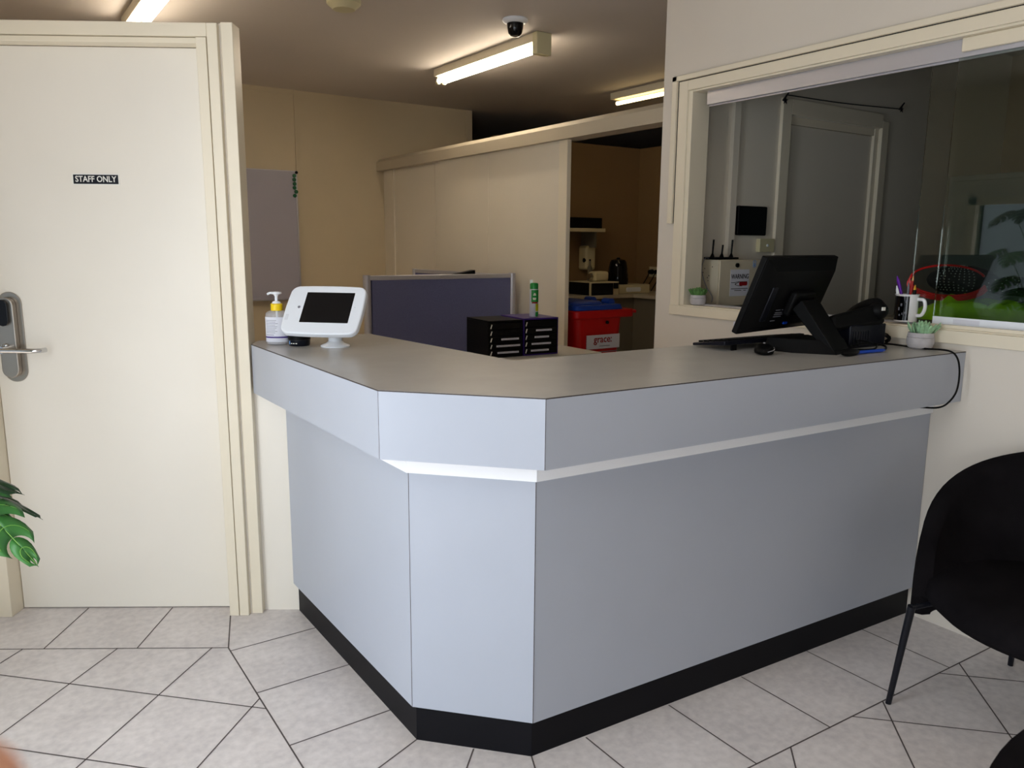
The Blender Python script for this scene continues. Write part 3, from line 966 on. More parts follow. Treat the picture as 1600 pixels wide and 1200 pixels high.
def pen(name, label, m, x, y, dx, dy, L, cap=None, r=0.0042, tip='cone'):
    t = thing(name, label, 'pen', (x, y, MZ + 0.008))
    d_ = Vector((dx, dy, 1)).normalized()
    MB().cyl((0, 0, 0), d_ * L, r, n=10).build('barrel', m, t)
    if cap:
        MB().cyl(d_ * L, d_ * (L + 0.018), r, 0.0015 if tip == 'cone' else r * 0.8, n=10).build('tip', cap, t)
    return t


pen('purple_pen', 'tall purple pen leaning left in the mug', 'pen_purple', MX + 0.004, MY - 0.005, -0.10, 0.28, 0.150, 'pen_purple', 0.0058)
pen('white_marker', 'white marker in the mug beneath the purple pen', 'white_plastic', MX - 0.01, MY + 0.010, -0.10, 0.18, 0.110, 'white_plastic', 0.0055)
pen('red_pencil', 'red pencil standing in the mug, tip up', 'pen_red', MX - 0.004, MY - 0.008, 0.02, -0.05, 0.145, 'pencil_wood', 0.0042)
pen('capped_pen', 'black pen with a gold tip on the right side in the mug', 'black_plastic', MX + 0.0, MY - 0.022, 0.0, -0.04, 0.112, 'gold', 0.0065)
pen('grey_pen', 'short pale grey pen between the others in the mug', 'text_gray', MX + 0.015, MY + 0.004, 0.02, 0.04, 0.118, 'text_gray', 0.0042)

# ================================================================== OFFICE BEHIND THE WINDOW
# electrical cabinet
eb = thing('electrical_cabinet', 'cream wall cabinet with a warning sticker behind the window', 'cabinet', (3.07, 2.70, 1.085), 0)
MB().box(0.0, 0.33, 0.002, 0.129, 0.0, 0.235).build('case', 'box_paint', eb, bevel=0.002)
ebd = MB().box(0.006, 0.324, -0.006, 0.0018, 0.004, 0.231).build('front_door', 'box_paint', eb, bevel=0.0015)
MB().cyl((0.128, -0.006, 0.208), (0.128, -0.014, 0.208), 0.011, n=20).build('round_lock', 'black_gloss', ebd)
MB().box(0.084, 0.226, -0.0075, -0.0062, 0.052, 0.186).build('warning_sticker', 'white_paper', ebd)
text('warning_lettering', 'WARNING', 0.0335, 'text_black', ebd, T(0.156, -0.0078, 0.150), off=0.0003, sx=0.82)
hw = MB()
hw.rplate(0.062, 0.020, 0.0006, 0.008, M=T(0.183, -0.0082, 0.114))
hw.build('red_mark', 'red_print', ebd)
hp = MB().tube([(0.090, -0.0082, 0.121), (0.115, -0.0082, 0.121), (0.150, -0.0082, 0.124), (0.212, -0.0082, 0.124)], 0.0014, n=5)
hp.tube([(0.150, -0.0082, 0.122), (0.120, -0.0082, 0.113), (0.140, -0.0082, 0.105), (0.175, -0.0082, 0.102)], 0.0014, n=5)
hp.tube([(0.128, -0.0082, 0.116), (0.122, -0.0082, 0.109)], 0.001, n=5, smooth=0)
for k, (x0, x1) in enumerate(((0.092, 0.218), (0.118, 0.170), (0.186, 0.206))):
    z_ = 0.088 if k == 0 else 0.079
    hp.box(x0, x1, -0.0084, -0.0076, z_, z_ + 0.003)
hp.build('hand_outline', 'text_black', ebd)
bs = MB()
for zc, r_ in ((0.222, 0.010), (0.205, 0.010)):
    pts = [(0.262 + r_ * math.cos(a * PI / 8), -0.0078, zc + r_ * math.sin(a * PI / 8)) for a in range(17)]
    bs.tube(pts, 0.0016, n=5, smooth=0)
bs.box(0.256, 0.268, -0.0082, -0.007, 0.202, 0.208)
bs.build('blue_sticker', 'sticker_blue', ebd)
vh = MB()
for y_, z_ in ((0.04, 0.20), (0.09, 0.19), (0.06, 0.155), (0.07, 0.145), (0.10, 0.17), (0.065, 0.13)):
    vh.ell((-0.0005, y_, z_), (0.001, 0.003, 0.003), n=8, m=5)
vh.build('side_holes', 'text_black', eb)
cbx = MB().tube([(3.09, 2.78, 1.326), (3.045, 2.77, 1.325), (3.020, 2.765, 1.27), (3.030, 2.74, 1.19), (3.055, 2.72, 1.14), (3.050, 2.715, 1.108)], 0.0022, n=6)
tag(cbx.build('grey_cable', 'text_gray'), 'thin grey cable running down beside the cream cabinet', 'cable')
rt = thing('wifi_router', 'low black router with three antennas on top of the cream cabinet', 'router', (3.17, 2.775, 1.322))
MB().box(-0.085, 0.09, -0.04, 0.04, 0.0, 0.010).build('router_body', 'black_plastic', rt, bevel=0.003)
for x_, h_ in ((-0.067, 0.098), (0.003, 0.072), (0.075, 0.098)):
    MB().cyl((x_, 0, 0.008), (x_ + 0.002, 0, 0.03), 0.013, 0.004, n=12).cyl((x_ + 0.002, 0, 0.03), (x_ + 0.006, 0, h_), 0.0042, 0.0048, n=10).build('antenna', 'black_plastic', rt)
# wall screen, switch, wire
ts = thing('wall_touchscreen', 'black square touch panel mounted on the office wall', 'screen', (3.442, 2.83, 1.521))
MB().rplate(0.230, 0.152, 0.020, 0.008, M=T(0, -0.0205, 0)).build('panel_case', 'black_plastic', ts, bevel=0.003)
MB().rplate(0.218, 0.140, 0.001, 0.006, M=T(0, -0.0218, 0)).build('panel_glass', 'black_gloss', ts)
lsw = thing('light_switch', 'cream square push switch under the black touch panel', 'switch', (3.565, 2.83, 1.393))
MB().rplate(0.120, 0.072, 0.026, 0.004, M=T(0, -0.0265, 0)).build('switch_plate', 'beige_plastic', lsw, bevel=0.002)
MB().cyl((0, -0.0262, 0), (0, -0.032, 0), 0.007, n=16).build('push_button', 'white_plastic', lsw)
wr = thing('curtain_wire', 'thin dark wire with star hooks across the office door top', 'wire', (3.64, 2.80, 2.18))
MB().tube([(0, 0, 0), (0.5, 0, 0.008), (1.08, 0, 0.032)], 0.003, n=6).build('wire', 'black_metal', wr)
for x_, z_ in ((-0.01, -0.03), (1.09, 0.03)):
    hk = MB()
    for k in range(5):
        a_ = k * 72 + 90
        hk.cyl((x_, -0.004, z_), (x_ + 0.022 * math.cos(R(a_)), -0.004, z_ + 0.022 * math.sin(R(a_))), 0.006, 0.001, n=6)
    hk.cyl((x_, 0.012, z_), (x_ + 0.015, -0.010, z_ + 0.04), 0.006, 0.004, n=8)
    hk.build('star_hook', 'black_metal', wr)
# low cabinet under the inside of the window with the vests
lc = thing('low_cupboard', 'dark low cupboard just inside the office window', 'cupboard', (3.30, 0.75, 0))
MB().box(-0.30, 0.30, -0.95, 1.05, 0.0, 1.095).build('cupboard_body', 'cupboard_gray', lc, bevel=0.003)
MB().box(-0.31, 0.31, -0.96, 1.06, 1.095, 1.115).build('cupboard_top', 'cupboard_gray', lc, bevel=0.002)


def mound(name, label, cx, cy, rx, ry, h, z, m, seed, rz=0, cat='vest', grp=None):
    n = 36
    mb = MB()
    v, f = [], []
    cs, sn = math.cos(R(rz)), math.sin(R(rz))
    for j_ in range(n + 1):
        for i in range(n + 1):
            x, y = -1 + 2 * i / n, -1 + 2 * j_ / n
            p4 = (abs(x) ** 3.0 + abs(y) ** 3.0)
            q = max(0.0, 1 - p4)
            edge = 1 + 0.14 * noise.noise((x * 2 + seed, y * 2, 0))
            hh = h * (q ** 0.5) * (0.62 + 0.38 * noise.noise((x * 1.8 + seed, y * 2.6, 3)) + 0.30 * abs(noise.noise((x * 2.0 + seed, y * 5.5, 7))))
            X_, Y_ = x * rx * edge, y * ry * edge
            v.append((X_ * cs - Y_ * sn, X_ * sn + Y_ * cs, max(0.0, hh)))
    nn = n + 1
    for j_ in range(n):
        for i in range(n):
            f.append((j_ * nn + i, j_ * nn + i + 1, (j_ + 1) * nn + i + 1, (j_ + 1) * nn + i))
    mb.add(v, f)
    o = mb.build(name, m, angle=80)
    o.location = (cx, cy, z)
    return tag(o, label, cat, grp)


mound('safety_vest', 'lime green safety vest folded flat nearest the mug inside the window', 3.14, 1.47, 0.12, 0.235, 0.115, 1.1155, 'vest_lime', 2, 0, grp='lime safety vests')
mound('safety_vest', 'crumpled lime green safety vest at the right edge inside the window', 3.16, 0.955, 0.14, 0.265, 0.15, 1.1155, 'vest_lime', 9, 0, grp='lime safety vests')
mound('dark_cloth', 'small black cloth poking out between the lime vests', 3.06, 1.245, 0.05, 0.025, 0.05, 1.116, 'mesh_black', 5, 0, cat='cloth')
# mesh bag and red cord resting on the vests
mb_ = MB()
mb_.ell((0, 0.08, 0.0), (0.07, 0.135, 0.058), n=24, m=14).ell((0.0, -0.14, -0.014), (0.06, 0.20, 0.036), n=20, m=12)
nb = mb_.build('mesh_bag', 'mesh_black')
nb.location = (3.20, 1.50, 1.262)
tag(nb, 'black mesh bag lying on the lime vests inside the window', 'bag')
dt = MB()
for i in range(9):
    for k in range(12):
        a_, b2 = R(150 + 8.0 * i), R(-38 + 11 * k)
        if (i + k) % 9 == 8: continue
        dt.ell((0.071 * math.cos(b2) * math.cos(a_), 0.08 + 0.136 * math.cos(b2) * math.sin(a_), 0.059 * math.sin(b2)), (0.0025, 0.003, 0.0025), n=6, m=4)
        if k % 2 and i % 2 == 0:
            dt.ell((0.061 * math.cos(b2) * math.cos(a_), -0.14 + 0.201 * math.cos(b2) * math.sin(a_), -0.014 + 0.037 * math.sin(b2)), (0.0025, 0.003, 0.0025), n=6, m=4)
dt.build('mesh_dots', 'mesh_dot', nb)
rc_ = MB()
for k in range(4):
    dz = -0.006 * k
    pts = []
    for a_ in range(150, 352, 8) if k else range(20, 352, 8):
        aa = R(a_)
        yy = 0.135 * math.sin(aa - 0.0) 
        pts.append((-0.09, 0.03 + (0.145 + 0.003 * k) * math.cos(aa + PI / 2 * 0) * -1, 0.0 + 0.058 * math.sin(aa) + dz))
    rc_.tube(pts, 0.0032 if k else 0.0042, n=6, smooth=2)
rco = rc_.build('extension_lead', 'cord_red')
rco.location = (3.185, 1.555, 1.264)
tag(rco, 'coiled red cord hooped around the black mesh bag', 'cord')
fc = thing('filing_cabinet', 'tall grey-green metal cabinet at the back of the office', 'cabinet', (4.80, 1.20, 0))
MB().box(-0.25, 0.25, -1.2, 1.17, 0, 1.78).build('cabinet_body', 'cabinet_green', fc, bevel=0.004)
MB().box(-0.262, -0.252, 0.02, 1.15, 0.03, 1.75).build('cabinet_door', 'cabinet_green', fc, bevel=0.003)
MB().box(-0.262, -0.252, -1.18, 0.0, 0.03, 1.75).build('cabinet_door', 'cabinet_green', fc, bevel=0.003)

# ================================================================== BACK OFFICE
dk = thing('office_desk', 'pale office desk behind the reception counter', 'desk', (2.45, 4.0, 0))
MB().box(0.03, 0.78, -0.24, 0.20, 0.695, 0.72).build('desk_top', 'desk_top', dk, bevel=0.002)
for x_, y_ in ((0.07, -0.20), (0.73, -0.20), (0.07, 0.16), (0.73, 0.16)):
    MB().box(x_ - 0.025, x_ + 0.025, y_ - 0.025, y_ + 0.025, 0, 0.695).build('leg', 'aluminium', dk)


def drawers(x, y, w_, h_, d_, rz, body, label, tags, grp):
    t = thing('drawer_tower', label, 'drawer unit', (x, y, 0.72), rz, grp)
    b_ = MB()
    b_.box(0, w_, 0.004, d_, 0, 0.008).box(0, w_, 0.004, d_, h_ - 0.010, h_).box(0, 0.006, 0.004, d_, 0.008, h_ - 0.010).box(w_ - 0.006, w_, 0.004, d_, 0.008, h_ - 0.010).box(0, w_, d_ - 0.005, d_, 0.008, h_ - 0.01)
    b_.build('case', body, t, bevel=0.0015)
    n = 5
    dh = (h_ - 0.022) / n
    for k in range(n):
        z0 = 0.010 + k * dh
        dr = MB().box(0.008, w_ - 0.008, 0.0, 0.22, z0, z0 + dh - 0.003).build('drawer', 'black_plastic', t, bevel=0.002)
        MB().cyl((0.012, -0.0015, z0 + 0.006), (0.020, -0.0015, z0 + dh - 0.010), 0.003, n=8).build('drawer_clip', 'text_white', dr)
        if tags[k]:
            a, b2 = tags[k]
            MB().box(a * w_, b2 * w_, -0.001, 0.0, z0 + dh * 0.35, z0 + dh * 0.35 + 0.011).build('name_strip', 'white_paper', dr)
            tt = MB()
            x_ = a * w_ + 0.01
            while x_ < b2 * w_ - 0.012:
                tt.box(x_, x_ + 0.007, -0.0014, -0.0009, z0 + dh * 0.35 + 0.004, z0 + dh * 0.35 + 0.0065)
                x_ += 0.010
            tt.build('strip_print', 'text_gray', dr)
    return t


drawers(2.470, 3.895, 0.232, 0.222, 0.30, -5, 'black_plastic', 'black desktop drawer tower with three labelled drawers', [(0.25, 0.88), (0.22, 0.92), (0.36, 0.88), None, None], 'desktop drawer towers')
drawers(2.708, 3.872, 0.246, 0.228, 0.30, -5, 'purple_plastic', 'purple desktop drawer tower with the spray can on top', [(0.20, 0.72), (0.22, 0.78), (0.30, 0.72), (0.34, 0.80), None], 'desktop drawer towers')
sc = thing('spray_can', 'green and white spray can standing on the purple drawer tower', 'spray can', (2.838, 3.955, 0.949), -36)
MB().lathe([(0.026, 0), (0.0275, 0.003), (0.0275, 0.165), (0.025, 0.172)]).build('can_body', 'can_white', sc)
wrap(0.0278, 0.090, 0.165, 235, 362, sy=1).build('green_label', 'can_green', sc)
wrap(0.0279, 0.082, 0.092, 245, 320, sy=1).build('red_band', 'red_print', sc)
wrap(0.0280, 0.035, 0.080, 292, 345, sy=1).build('yellow_label', 'can_yellow', sc)
wrap(0.0280, 0.002, 0.030, 292, 350, sy=1).build('lower_green_label', 'can_green', sc)
wl_ = MB()
for z_, a0, a1 in ((0.140, 268, 292), (0.132, 262, 298), (0.112, 255, 300), (0.105, 258, 296)):
    wrap(0.0281, z_, z_ + 0.005, a0, a1, sy=1, mb=wl_, n=6)
wl_.build('white_print', 'text_white', sc)
MB().lathe([(0.026, 0.170), (0.026, 0.200), (0.022, 0.206), (0.012, 0.208)]).build('cap', 'can_green', sc)
MB().box(-0.026, -0.008, -0.006, 0.006, 0.172, 0.226).build('nozzle', 'white_plastic', sc, bevel=0.002)


def screen(name_label, p0, p1, z0, z1, posts, grp):
    a, b_ = Vector(p0), Vector(p1)
    L = (b_ - a).length
    t = thing('privacy_screen', name_label, 'office screen', (a.x, a.y, 0), math.degrees(math.atan2(b_.y - a.y, b_.x - a.x)), grp)
    MB().box(0.03, L - 0.03, -0.012, 0.012, z0, z1 - 0.03).build('fabric_panel', 'screen_fabric', t)
    MB().box(0.0, L, -0.016, 0.016, z1 - 0.03, z1).build('top_rail', 'aluminium', t, bevel=0.004)
    MB().box(0.0, L, -0.016, 0.016, z0 - 0.03, z0).build('bottom_rail', 'aluminium', t, bevel=0.004)
    for k, x_ in enumerate(posts):
        xx = x_ if x_ >= 0 else L + x_
        MB().cyl((xx, 0, 0), (xx, 0, z1 + 0.003), 0.024, n=20).build('post', 'aluminium', t)
    return t


screen('blue fabric privacy screen running behind the drawer towers', (2.03, 4.64), (3.13, 4.60), 0.06, 1.188, (0.0, -0.02), 'blue privacy screens')
screen('blue fabric privacy screen set crosswise behind the first one', (3.06, 4.66), (3.02, 5.93), 0.40, 1.182, (-0.02,), 'blue privacy screens')
kbm = MB().add([(2.745, 4.80, 1.0), (2.93, 4.80, 1.0), (2.93, 4.86, 1.0), (2.745, 4.86, 1.0), (2.745, 4.80, 1.176), (2.930, 4.80, 1.208), (2.930, 4.86, 1.208), (2.745, 4.86, 1.176)], [(0, 3, 2, 1), (4, 5, 6, 7), (0, 1, 5, 4), (1, 2, 6, 5), (2, 3, 7, 6), (3, 0, 4, 7)])
kbm.box(2.86, 2.90, 4.80, 4.85, 0.72, 1.0).box(2.78, 2.98, 4.74, 4.94, 0.716, 0.73)
tag(kbm.build('small_monitor', 'black_plastic', bevel=0.003), 'black monitor corner peeking above the blue screen', 'monitor')
dk2 = MB().box(2.1, 3.0, 4.68, 5.5, 0.69, 0.716)
for x_, y_ in ((2.14, 4.72), (2.95, 4.72), (2.14, 5.45), (2.95, 5.45)):
    dk2.box(x_ - 0.02, x_ + 0.02, y_ - 0.02, y_ + 0.02, 0, 0.69)
tag(dk2.build('side_desk', 'desk_top'), 'second office desk hidden behind the blue screens', 'desk')

wb = thing('whiteboard', 'large whiteboard on the back wall behind the staff door post', 'whiteboard', (1.30, 7.012, 0))
MB().box(-0.95, 1.105, -0.016, 0.0, 0.90, 2.008).build('board_surface', 'whiteboard', wb)
MB().box(1.105, 1.120, -0.022, 0.0, 0.885, 2.012).box(-0.95, 1.12, -0.022, 0.0, 2.008, 2.014).box(-0.95, 1.12, -0.022, 0.0, 0.885, 0.90).build('board_frame', 'aluminium', wb)
MB().box(-0.6, 0.95, -0.07, -0.022, 0.885, 0.895).build('pen_tray', 'aluminium', wb)
mgz = [2.000, 1.972, 1.938, 1.902, 1.868, 1.834, 1.800]
for k, z_ in enumerate(mgz):
    x_ = 2.394 + (0.022 if k == 0 else (0.012 if k == 5 else 0.0)) + 0.002 * (k % 2)
    o = MB().cyl((0, 0, 0), (0, -0.014, 0), 0.0165 if k else 0.013, n=16).build('magnet', 'magnet_green' if k else 'black_plastic', bevel=0.003)
    o.location = (x_, 6.9955, z_)
    if k == 0:
        tag(o, 'black round magnet at the top corner of the whiteboard', 'magnet', 'whiteboard magnets')
    elif k == 5:
        tag(o, 'green round magnet second from the bottom, set slightly right', 'magnet', 'whiteboard magnets')
    elif k == 6:
        tag(o, 'green round magnet at the bottom of the magnet column', 'magnet', 'whiteboard magnets')
    else:
        nm = {1: 'first, highest', 2: 'second', 3: 'third', 4: 'fourth'}[k]
        tag(o, nm + ' green round magnet from the top of the whiteboard column', 'magnet', 'whiteboard magnets')

# ================================================================== KITCHEN
rb = thing('wheelie_bin', 'red secure paper bin with blue lid in the kitchen opening', 'bin', (3.35, 4.17, 0))
def rrect(x0, x1, y0, y1, r, n=5):
    p = []
    for cx, cy, a0 in ((x1 - r, y1 - r, 0), (x0 + r, y1 - r, 90), (x0 + r, y0 + r, 180), (x1 - r, y0 + r, 270)):
        for k in range(n + 1):
            a = R(a0 + 90 * k / n)
            p.append((cx + r * math.cos(a), cy + r * math.sin(a)))
    return p
body = MB().prism(rrect(0.06, 0.38, 0.05, 0.42, 0.05), 0.03, 0.90, top=rrect(0.015, 0.44, 0.012, 0.50, 0.05))
bo = body.build('bin_body', 'red_plastic', rb, angle=50)
MB().prism(rrect(-0.005, 0.535, -0.005, 0.53, 0.04), 0.885, 0.942).build('bin_rim', 'red_plastic', rb, bevel=0.008, angle=50)
MB().prism(rrect(0.0, 0.44, 0.0, 0.52, 0.04), 0.943, 0.978, top=rrect(0.012, 0.43, 0.012, 0.50, 0.04)).prism(rrect(0.02, 0.30, 0.06, 0.45, 0.04), 0.978, 1.0, top=rrect(0.03, 0.29, 0.08, 0.43, 0.03)).build('bin_lid', 'blue_plastic', rb, bevel=0.006, angle=50)
for y_ in (0.10, 0.30):
    MB().cyl((0.40, y_, 0.985), (0.40, y_ + 0.08, 0.985), 0.028, n=16).build('lid_hinge', 'blue_plastic', rb)
MB().tube([(0.53, 0.05, 0.92), (0.57, 0.06, 0.92), (0.57, 0.46, 0.92), (0.53, 0.47, 0.92)], 0.013, n=8).build('bin_handle', 'red_plastic', rb)
for y_ in (0.04, 0.42):
    MB().cyl((0.40, y_, 0.09), (0.40, y_ + 0.04, 0.09), 0.09, n=24).build('wheel', 'black_plastic', rb)
BL = T(0, 0, 0) 
stk = MB().box(0.10, 0.40, 0.004, 0.010, 0.672, 0.770).build('sticker', 'white_paper', rb)
text('sticker_lettering', 'grace:', 0.070, 'red_print', stk, T(0.245, 0.003, 0.738), off=0.0010)
ss = MB()
for k in range(8):
    ss.box(0.215 + k * 0.012, 0.224 + k * 0.012, 0.003, 0.0038, 0.688, 0.694)
for k in range(18):
    ss.box(0.135 + k * 0.0145, 0.146 + k * 0.0145, 0.0135, 0.017, 0.645, 0.651)
ss.build('small_print', 'text_gray', stk)
MB().cyl((0.285, 0.002, 0.855), (0.285, 0.014, 0.855), 0.012, n=12).build('bin_lock', 'kick_black', rb)

kb2 = thing('kitchen_bench', 'kitchen bench with grey cupboards along the far walls', 'kitchen bench', (0, 0, 0))
MB().prism([(5.5, 3.6), (6.095, 3.6), (6.095, 6.545), (4.25, 6.545), (4.25, 5.93), (5.5, 5.93)], 0.865, 0.90).build('bench_top', 'bench_top', kb2, bevel=0.002)
MB().box(5.54, 6.09, 3.62, 6.5, 0.0, 0.865).box(4.25, 5.54, 5.97, 6.5, 0.0, 0.865).build('cupboard', 'cupboard_gray', kb2)
sk = thing('kitchen_tap', 'curved chrome tap behind the bin beside the door leaf', 'tap', (4.75, 6.3, 0.90))
MB().cyl((0, 0, 0), (0, 0, 0.02), 0.022).tube([(0, 0, 0.01), (0, 0, 0.10), (-0.03, -0.02, 0.15), (-0.09, -0.05, 0.15), (-0.11, -0.06, 0.11)], 0.010, n=10).build('spout', 'chrome', sk)
for x_ in (0.10, 0.16):
    MB().cyl((x_, 0, 0), (x_, 0, 0.045), 0.010, 0.014).box(x_ - 0.022, x_ + 0.022, -0.004, 0.004, 0.045, 0.055).build('tap_handle', 'chrome', sk)
mw = thing('microwave_oven', 'microwave with a black door on the kitchen bench', 'microwave', (4.94, 5.95, 0.90))
MB().box(0, 0.375, 0.012, 0.33, 0.0, 0.122).build('oven_case', 'black_plastic', mw, bevel=0.003)
MB().box(0, 0.375, 0.003, 0.012, 0.0, 0.130).box(0, 0.375, 0.012, 0.33, 0.1225, 0.130).build('front_frame', 'kitchen_cream', mw, bevel=0.002)
MB().box(0.02, 0.295, -0.008, 0.002, 0.0, 0.118).build('oven_door', 'black_gloss', mw, bevel=0.002)
MB().box(0.305, 0.365, -0.006, 0.002, 0.06, 0.118).build('control_panel', 'black_plastic', mw)
cb2 = thing('cream_container', 'cream lidded container on the kitchen bench beside the microwave', 'container', (5.37, 6.0, 0.90))
MB().box(0, 0.42, 0.0, 0.30, 0.0, 0.092).build('tub', 'kitchen_cream', cb2, bevel=0.01, seg=3)
MB().rplate(0.20, 0.045, 0.004, 0.015, M=T(0.19, -0.004, 0.042)).build('front_handle', 'white_plastic', cb2, bevel=0.001)
kt = thing('kettle', 'tall black electric kettle on the cream container', 'kettle', (5.475, 6.15, 0.9925))
MB().lathe([(0.105, 0.0), (0.108, 0.01), (0.104, 0.08), (0.096, 0.17), (0.085, 0.22), (0.070, 0.245), (0.03, 0.258)]).build('kettle_body', 'black_gloss', kt)
MB().tube([(0.07, 0.06, 0.22), (0.12, 0.09, 0.20), (0.125, 0.09, 0.08), (0.09, 0.07, 0.03)], 0.012, n=8).build('kettle_handle', 'black_plastic', kt)
MB().lathe([(0.02, 0.257), (0.018, 0.268), (0.008, 0.272)]).build('lid_knob', 'black_plastic', kt)
cf = thing('coffee_machine', 'small cream coffee machine with chrome nose on the microwave', 'coffee machine', (5.06, 5.99, 1.0305))
MB().box(-0.02, 0.16, 0.0, 0.12, 0.0, 0.10).build('machine_body', 'kitchen_cream', cf, bevel=0.025, seg=4)
MB().cyl((-0.055, 0.06, 0.05), (-0.015, 0.06, 0.05), 0.028, 0.034, n=20).build('chrome_nose', 'chrome', cf)
sb = thing('glass_bottle', 'slim dark bottle behind the coffee machine', 'bottle', (5.14, 6.20, 1.0305))
MB().lathe([(0.022, 0), (0.024, 0.005), (0.024, 0.13), (0.010, 0.16), (0.009, 0.20)]).build('bottle_body', 'cupboard_gray', sb)
MB().lathe([(0.010, 0.20), (0.010, 0.215)]).build('bottle_cap', 'black_plastic', sb)
sh = thing('wall_shelf', 'pale wall shelf in the kitchen', 'shelf', (4.75, 6.55, 1.52))
MB().box(-0.3, 0.645, -0.28, -0.001, 0.0, 0.035).build('shelf_board', 'kitchen_cream', sh, bevel=0.002)
MB().box(0.55, 0.58, -0.22, -0.001, -0.16, 0.0).build('bracket', 'cupboard_gray', sh)
bx = MB().box(0, 0.385, 0, 0.20, 0, 0.105)
bxo = bx.build('black_box', 'black_plastic', bevel=0.004)
bxo.location = (4.98, 6.29, 1.556)
tag(bxo, 'long black box on the kitchen wall shelf', 'box')
td = thing('towel_dispenser', 'white paper towel dispenser under the kitchen shelf', 'dispenser', (5.33, 6.55, 1.13))
MB().box(-0.065, 0.065, -0.14, -0.001, 0.0, 0.25).build('dispenser_case', 'kitchen_cream', td, bevel=0.025, seg=4)
MB().ell((-0.058, -0.10, 0.10), (0.012, 0.03, 0.03)).build('level_window', 'black_plastic', td)
po = thing('power_outlet', 'power outlet with four black plugs on the kitchen wall', 'power outlet', (6.1, 6.13, 1.11))
MB().box(-0.012, -0.001, -0.20, 0.20, -0.06, 0.05).build('outlet_plate', 'kitchen_cream', po, bevel=0.002)
for k in range(4):
    y_ = 0.15 - 0.09 * k
    pg = MB().cyl((-0.012, y_, -0.005), (-0.06, y_, -0.005), 0.028, 0.022, n=14).build('plug', 'black_plastic', po)
    MB().tube([(-0.055, y_, -0.01), (-0.08, y_ + 0.02, -0.08), (-0.10, y_ + 0.10, -0.205)], 0.006, n=6).build('plug_cord', 'black_plastic', pg)

# ================================================================== CHAIRS
def shell_profile():
    pass


def tub_chair(name, label, loc, rz, sc_=1.0):
    """faces local -x; back towards +x"""
    t = thing('lounge_chair', label, 'chair', loc, rz, 'black velvet lounge chairs')
    # wrap-round shell: parameter a from -118..118 deg measured from +x
    n, m = 56, 14
    mb = MB()
    v = []
    def ring(a, k):
        # k 0..1 bottom->top ; returns outer point
        A_ = abs(a) / 136.0
        top = 0.30 + 0.48 * math.sqrt(max(0.0, 1 - A_ ** 2.1)) 
        base = 0.30 + 0.05 * A_ ** 4
        z = base + (top - base) * k
        rr = 0.300 + 0.035 * k * math.sin(min(1, k) * PI / 2) - 0.05 * (1 - k) ** 2
        rr += 0.045 * A_ ** 4 * math.sin(PI * min(1.0, 0.25 + 0.75 * k))
        lean = 0.07 * k * (1 - A_)
        ca, sa = math.cos(R(a)), math.sin(R(a))
        return Vector((rr * ca + lean, rr * 1.13 * sa, z)), Vector((ca, sa, 0))
    grid_o, grid_i = [], []
    for i in range(n + 1):
        a = -136 + 272 * i / n
        ro, ri = [], []
        for k in range(m + 1):
            p, nn_ = ring(a, k / m)
            th = 0.022 + 0.030 * (1 - k / m)
            if k == m: th = 0.012
            ro.append(p)
            q = p - nn_ * th * 2
            if k == m: q = p - nn_ * 0.022 - Vector((0, 0, 0.002))
            ri.append(q)
        grid_o.append(ro); grid_i.append(ri)
    for g_ in (grid_o, grid_i):
        for row in g_:
            v += row
    W = m + 1
    f = []
    O = (n + 1) * W
    for i in range(n):
        for k in range(m):
            f.append((i * W + k, (i + 1) * W + k, (i + 1) * W + k + 1, i * W + k + 1))
            f.append((O + i * W + k, O + i * W + k + 1, O + (i + 1) * W + k + 1, O + (i + 1) * W + k))
        f.append((i * W + m, (i + 1) * W + m, O + (i + 1) * W + m, O + i * W + m))
        f.append((i * W, O + i * W, O + (i + 1) * W, (i + 1) * W))
    for i in (0, n):
        for k in range(m):
            q = (i * W + k, i * W + k + 1, O + i * W + k + 1, O + i * W + k)
            f.append(q if i == 0 else q[::-1])
    mb.add(v, f)
    bk = mb.build('back_shell', 'black_velvet', t, angle=75)
    md = bk.modifiers.new('bevel', 'BEVEL'); md.width = 0.008; md.segments = 3; md.limit_method = 'ANGLE'; md.angle_limit = R(55)
    # seat cushion
    ct_ = MB().lathe([(0.10, 0.302), (0.200, 0.312), (0.270, 0.335), (0.300, 0.365), (0.292, 0.405), (0.250, 0.430), (0.12, 0.440), (0.02, 0.441)], n=48, sx=1.07, sy=1.14)
    ct_.build('seat', 'black_velvet', t, angle=80)
    for sx, sy in ((-1, 1), (1, 1), (-1, -1), (1, -1)):
        MB().cyl((sx * 0.285, sy * 0.285, 0.0), (sx * (0.215 if sx > 0 else 0.29), sy * 0.235, 0.345), 0.0085, 0.0115, n=14).tube([(sx * (0.215 if sx > 0 else 0.29), sy * 0.235, 0.340), (sx * 0.20, sy * 0.20, 0.352), (sx * 0.12, sy * 0.12, 0.330)], 0.008, n=10).build('leg', 'black_metal', t)
    MB().box(-0.15, 0.15, -0.15, 0.15, 0.292, 0.302).build('under_frame', 'black_metal', t)
    return t


tub_chair('chair_a', 'black velvet lounge chair beside the right end of the counter', (2.440, 0.845, 0), -10.3)
tub_chair('chair_b', 'black velvet lounge chair cropped at the lower right corner', (1.02, -0.010, 0), 75)

# ================================================================== MONSTERA
mp = thing('monstera_plant', 'potted monstera whose green split leaves enter from the left edge', 'plant', (-0.62, 2.62, 0))
MB().lathe([(0.12, 0), (0.15, 0.02), (0.17, 0.30), (0.175, 0.32), (0.16, 0.32), (0.155, 0.28)]).build('pot', 'white_plastic', mp)
MB().lathe([(0.155, 0.27), (0.154, 0.285)]).build('soil', 'soil', mp)


